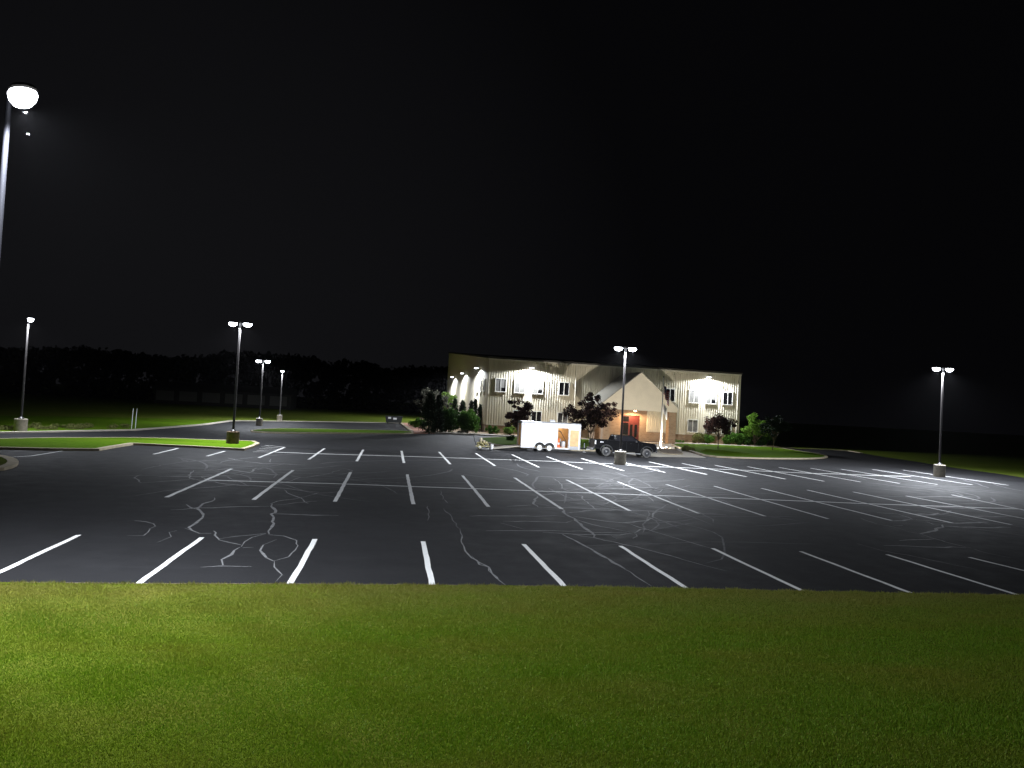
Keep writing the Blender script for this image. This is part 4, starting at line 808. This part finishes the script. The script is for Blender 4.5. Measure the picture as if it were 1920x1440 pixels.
tag(npmesh('weeds', leaves(9000, wd, .42, .05, 0, .55), 4, M['weeds']), 'uncut pale grass and weeds along the far road kerb', None, None, 'stuff')

# far wood (reads as one mass)
sky_line = [(-300,640),(0,655),(130,653),(240,658),(302,668),(380,671),(415,661),(459,659),(521,666),(584,671),(615,680),(640,675),(693,680),(721,692),(752,691),(787,688),(827,690),(900,690),(1000,700)]
cl = []; sz = []
def sky_y(px):
    for (a, ya), (b_, yb) in zip(sky_line[:-1], sky_line[1:]):
        if a <= px <= b_: return ya+(yb-ya)*(px-a)/(b_-a)
    return 660
for i in range(2600):
    px = random.uniform(-300, 1000); Yd = random.uniform(195, 225); q = AY(px, sky_y(px)+random.gauss(0, 1.5), Yd)
    k = 1-random.random()**1.6*.98; cl.append((q.x, q.y, max(.5, q.z*k-1.0))); sz.append(random.uniform(.9, 2.0))
tag(npmesh('far_wood', leaves(60000, cl, np.array(sz), .55), 4, M['wood']), 'dark far-off wood behind the lot, its top faint against the sky', None, None, 'stuff')

# far shed
YS = 165.0; a_ = AY(290, 728, YS); b2 = AY(545, 738, YS)
t = thing('storage_shed', 'long low dim shed with pale panels in front of the dark wood', 'shed', (a_.x, YS, 0)); wS = b2.x-a_.x; hS = (a_.z+b2.z)/2
MB().box(0, wS, 0, 12, 0, hS).obj('wall', M['shed'], t); MB().add([(-.5,-.5,hS),(wS+.5,-.5,hS),(wS+.5,12.5,hS),(-.5,12.5,hS),(-.5,6,hS+1.6),(wS+.5,6,hS+1.6)], [(0,1,5,4),(3,4,5,2),(0,4,3),(1,2,5),(0,3,2,1)]).obj('roof', M['shed'], t)
for i in range(6): xx = wS*(i+.08)/6; MB().box(xx, xx+wS*.128, -.08, -.003, .8, hS-.6).obj('door_panel', M['sheddoor'], t)

# dumpster
dp = G(738, 793.8); t = thing('dumpster', 'dark dumpster with white stickers at the back of the far lot', 'dumpster', (dp.x, dp.y, 0), 0)
MB().prism_y([(-1.2, .15), (1.2, .15), (1.35, 1.1), (-1.35, 1.1)], -.7, .7).obj('bin', M['dumpster'], t); MB().prism_y([(-1.38, 1.1), (1.38, 1.1), (1.38, 1.17), (-1.38, 1.17)], -.75, .75).obj('lid', M['black'], t)
for x_ in (-1.0, .9): MB().box(x_, x_+.12, -.6, .6, 0, .15).obj('foot', M['black'], t)
for x_, w_, z_ in ((-.9, .45, .72), (-.1, .55, .62)): MB().box(x_, x_+w_, -.712, -.702, z_, z_+.3).obj('sticker', M['white'], t)
# marker stakes, moths
for px, lb in ((246.5, 'white marker stake on the far verge, left one of a pair'), (253.5, 'white marker stake on the far verge, right one of a pair')):
    v = G(px, 803.5); t = MB().tube([(0,0,0), (.04,0,1.75)], .03, 6).obj('marker_stake', M['flagpole']); t.location = (v.x, v.y, 0); tag(t, lb, 'stake', 'marker stakes')
def moth(px, py, Y, label, rz):
    q = AY(px, py, Y); t = thing('moth', label, 'moth', q, rz)
    MB().tube([(-.02, 0, 0), (0, 0, 0), (.02, 0, 0)], [.003, .006, .002], 6).obj('body', M['white'], t); MB().add([(-.012,0,0),(.012,0,0),(.02,.035,.02),(-.015,.04,.022),(.02,-.035,.02),(-.015,-.04,.022)], [(0,1,2,3),(0,5,4,1)]).obj('wings', M['white'], t)
moth(52, 252, -1.6, 'pale moth flying below the nearest lamp head', .4); moth(47, 212, -1.7, 'pale moth flying close under the nearest lamp head', 1.1)

# ------------------------------------------------------------------ near lawn: base sheet plus real blades
fine = []
for a, b_ in zip(NE[:-1], NE[1:]):
    n_s = max(1, int((b_[0]-a[0])/.22))
    for i in range(n_s): fine.append((a[0]+(b_[0]-a[0])*i/n_s, a[1]+(b_[1]-a[1])*i/n_s+random.gauss(0, .018)+.03*math.sin(a[0]*3+i*.35)))
lawn = fine + [NE[-1]] + [(75, -40), (-60, -40), (-60, .4)]
struct('lawn', MB().sheet(lawn, .012), M['lawn'])
struct('kerb', strip([(p[0], p[1]+.02) for p in NE], [random.uniform(.015, .05) for _ in NE], 0, .012), mat('edge_soil', (.14,.11,.07), .95))
def edge_y(x):
    xs = np.array([p[0] for p in NE]); ys = np.array([p[1] for p in NE]); return np.interp(x, xs, ys)
N_ = 1400000
u = rng.random(N_); v = rng.random(N_)
yb = -11.0+ (v**.8)*11.2; xl = CAM.x+(yb-CAM.y)*(-.575)-1.5; xr = CAM.x+(yb-CAM.y)*1.08+1.5
x = xl+(xr-xl)*u; y = yb; ey = edge_y(x); keep = y < ey-.02+.06*np.sin(x*3.1)*np.sin(x*7.7+1)+rng.normal(0, .045, N_); x, y = x[keep], y[keep]; n = len(x)
rag = .06*np.sin(x*2.3)*np.sin(x*5.1+1)+rng.normal(0, .05, n)
patch = np.sin(x*1.7+np.sin(y*2.1)*1.3)*np.cos(y*1.9+x*.6)+.5*np.sin(x*4.3+y*3.1)
hgt = (.022+.010*rng.random(n)+.004*patch)*np.where(rng.random(n) < .03, 1.5, 1)
edge = np.clip(1-(ey[keep]-y)/.22, 0, 1); hgt = hgt*(1+1.5*edge*rng.random(n)**2)
ang = rng.random(n)*2*PI; wd_ = .003+.0022*rng.random(n); lx_ = rng.normal(0, .010, n); ly_ = rng.normal(0, .010, n)
z0 = np.full(n, .008)
Vv = np.stack([np.stack([x-np.cos(ang)*wd_, y-np.sin(ang)*wd_, z0], 1), np.stack([x+np.cos(ang)*wd_, y+np.sin(ang)*wd_, z0], 1), np.stack([x+lx_, y+ly_, z0+hgt], 1)], 1).reshape(-1, 3)
gm = mat('grass_blade', (.06,.1,.02), .6, spec=.3); nt, Nn, L, b = nodes(gm)
gi = nt.nodes.new('ShaderNodeNewGeometry'); pos = gi.outputs['Position']
c = ramp(nt, gi.outputs['Random Per Island'], [(0, (.10,.21,.006)), (.5, (.14,.26,.008)), (.9, (.20,.31,.012)), (1, (.34,.30,.07))])
n2 = add_noise(nt, pos, .55, 6, .65, (.45, 1.3, 1)); n3 = add_noise(nt, pos, .5, 3, .5, (.35, 1.5, 1)); 
c = mix(nt, ramp(nt, n2, [(.44, (0,0,0)), (.68, (.5,.5,.5))]), c, (.27,.22,.03))
sy = nt.nodes.new('ShaderNodeSeparateXYZ'); L.new(pos, sy.inputs[0])
mr = nt.nodes.new('ShaderNodeMapRange'); mr.inputs['From Min'].default_value = -2.8; mr.inputs['From Max'].default_value = 0; L.new(sy.outputs[1], mr.inputs['Value'])
m2 = nt.nodes.new('ShaderNodeMath'); m2.operation = 'MULTIPLY'; L.new(mr.outputs[0], m2.inputs[0]); L.new(n3, m2.inputs[1])
c = mix(nt, m2.outputs[0], c, (.30,.23,.08)); L.new(c, b.inputs['Base Color'])
tr_ = nt.nodes.new('ShaderNodeBsdfTranslucent'); L.new(c, tr_.inputs['Color']); mx = nt.nodes.new('ShaderNodeMixShader'); mx.inputs[0].default_value = .3; L.new(b.outputs[0], mx.inputs[1]); L.new(tr_.outputs[0], mx.inputs[2]); L.new(mx.outputs[0], Nn['Material Output'].inputs['Surface'])
tag(npmesh('grass', Vv, 3, gm), 'mown green lawn grass with drier patches along the asphalt edge', None, None, 'stuff')

# ------------------------------------------------------------------ night sky
w = bpy.data.worlds.new('World'); S.world = w; w.use_nodes = True; nt = w.node_tree; bg = nt.nodes['Background']
tc = nt.nodes.new('ShaderNodeTexCoord').outputs['Generated']; dp_ = nt.nodes.new('ShaderNodeVectorMath'); dp_.operation = 'DOT_PRODUCT'; dp_.inputs[1].default_value = Vector((-.28, .95, .05)).normalized(); nt.links.new(tc, dp_.inputs[0])
c = ramp(nt, dp_.outputs['Value'], [(.2, (.0010,.0010,.0013)), (.8, (.0018,.0018,.0022)), (1, (.0052,.0052,.0060))]); nt.links.new(c, bg.inputs['Color']); bg.inputs['Strength'].default_value = 1.0

S.view_settings.view_transform = 'Standard'; S.view_settings.look = 'None'; S.view_settings.exposure = 0; S.view_settings.gamma = 1
S.cycles.use_denoising = True
S.cycles.sample_clamp_indirect = 4
S.cycles.max_bounces = 5

HAZE = .000045  # haze added to imitate lens bloom round the lamps
if HAZE:
    hz = MB().box(-330, 330, -60.5, 260, -1, 22).obj('haze', mat('halo_haze')); tag(hz, 'thin haze added to give the lamps a faint halo', None, None, 'stuff')
    nt = hz.data.materials[0].node_tree; out = nt.nodes['Material Output']; nt.nodes.remove(nt.nodes['Principled BSDF'])
    pv = nt.nodes.new('ShaderNodeVolumePrincipled'); pv.inputs['Color'].default_value = (.9, .9, .95, 1); pv.inputs['Density'].default_value = HAZE; pv.inputs['Anisotropy'].default_value = .85
    nt.links.new(pv.outputs[0], out.inputs['Volume']); S.cycles.volume_bounces = 0
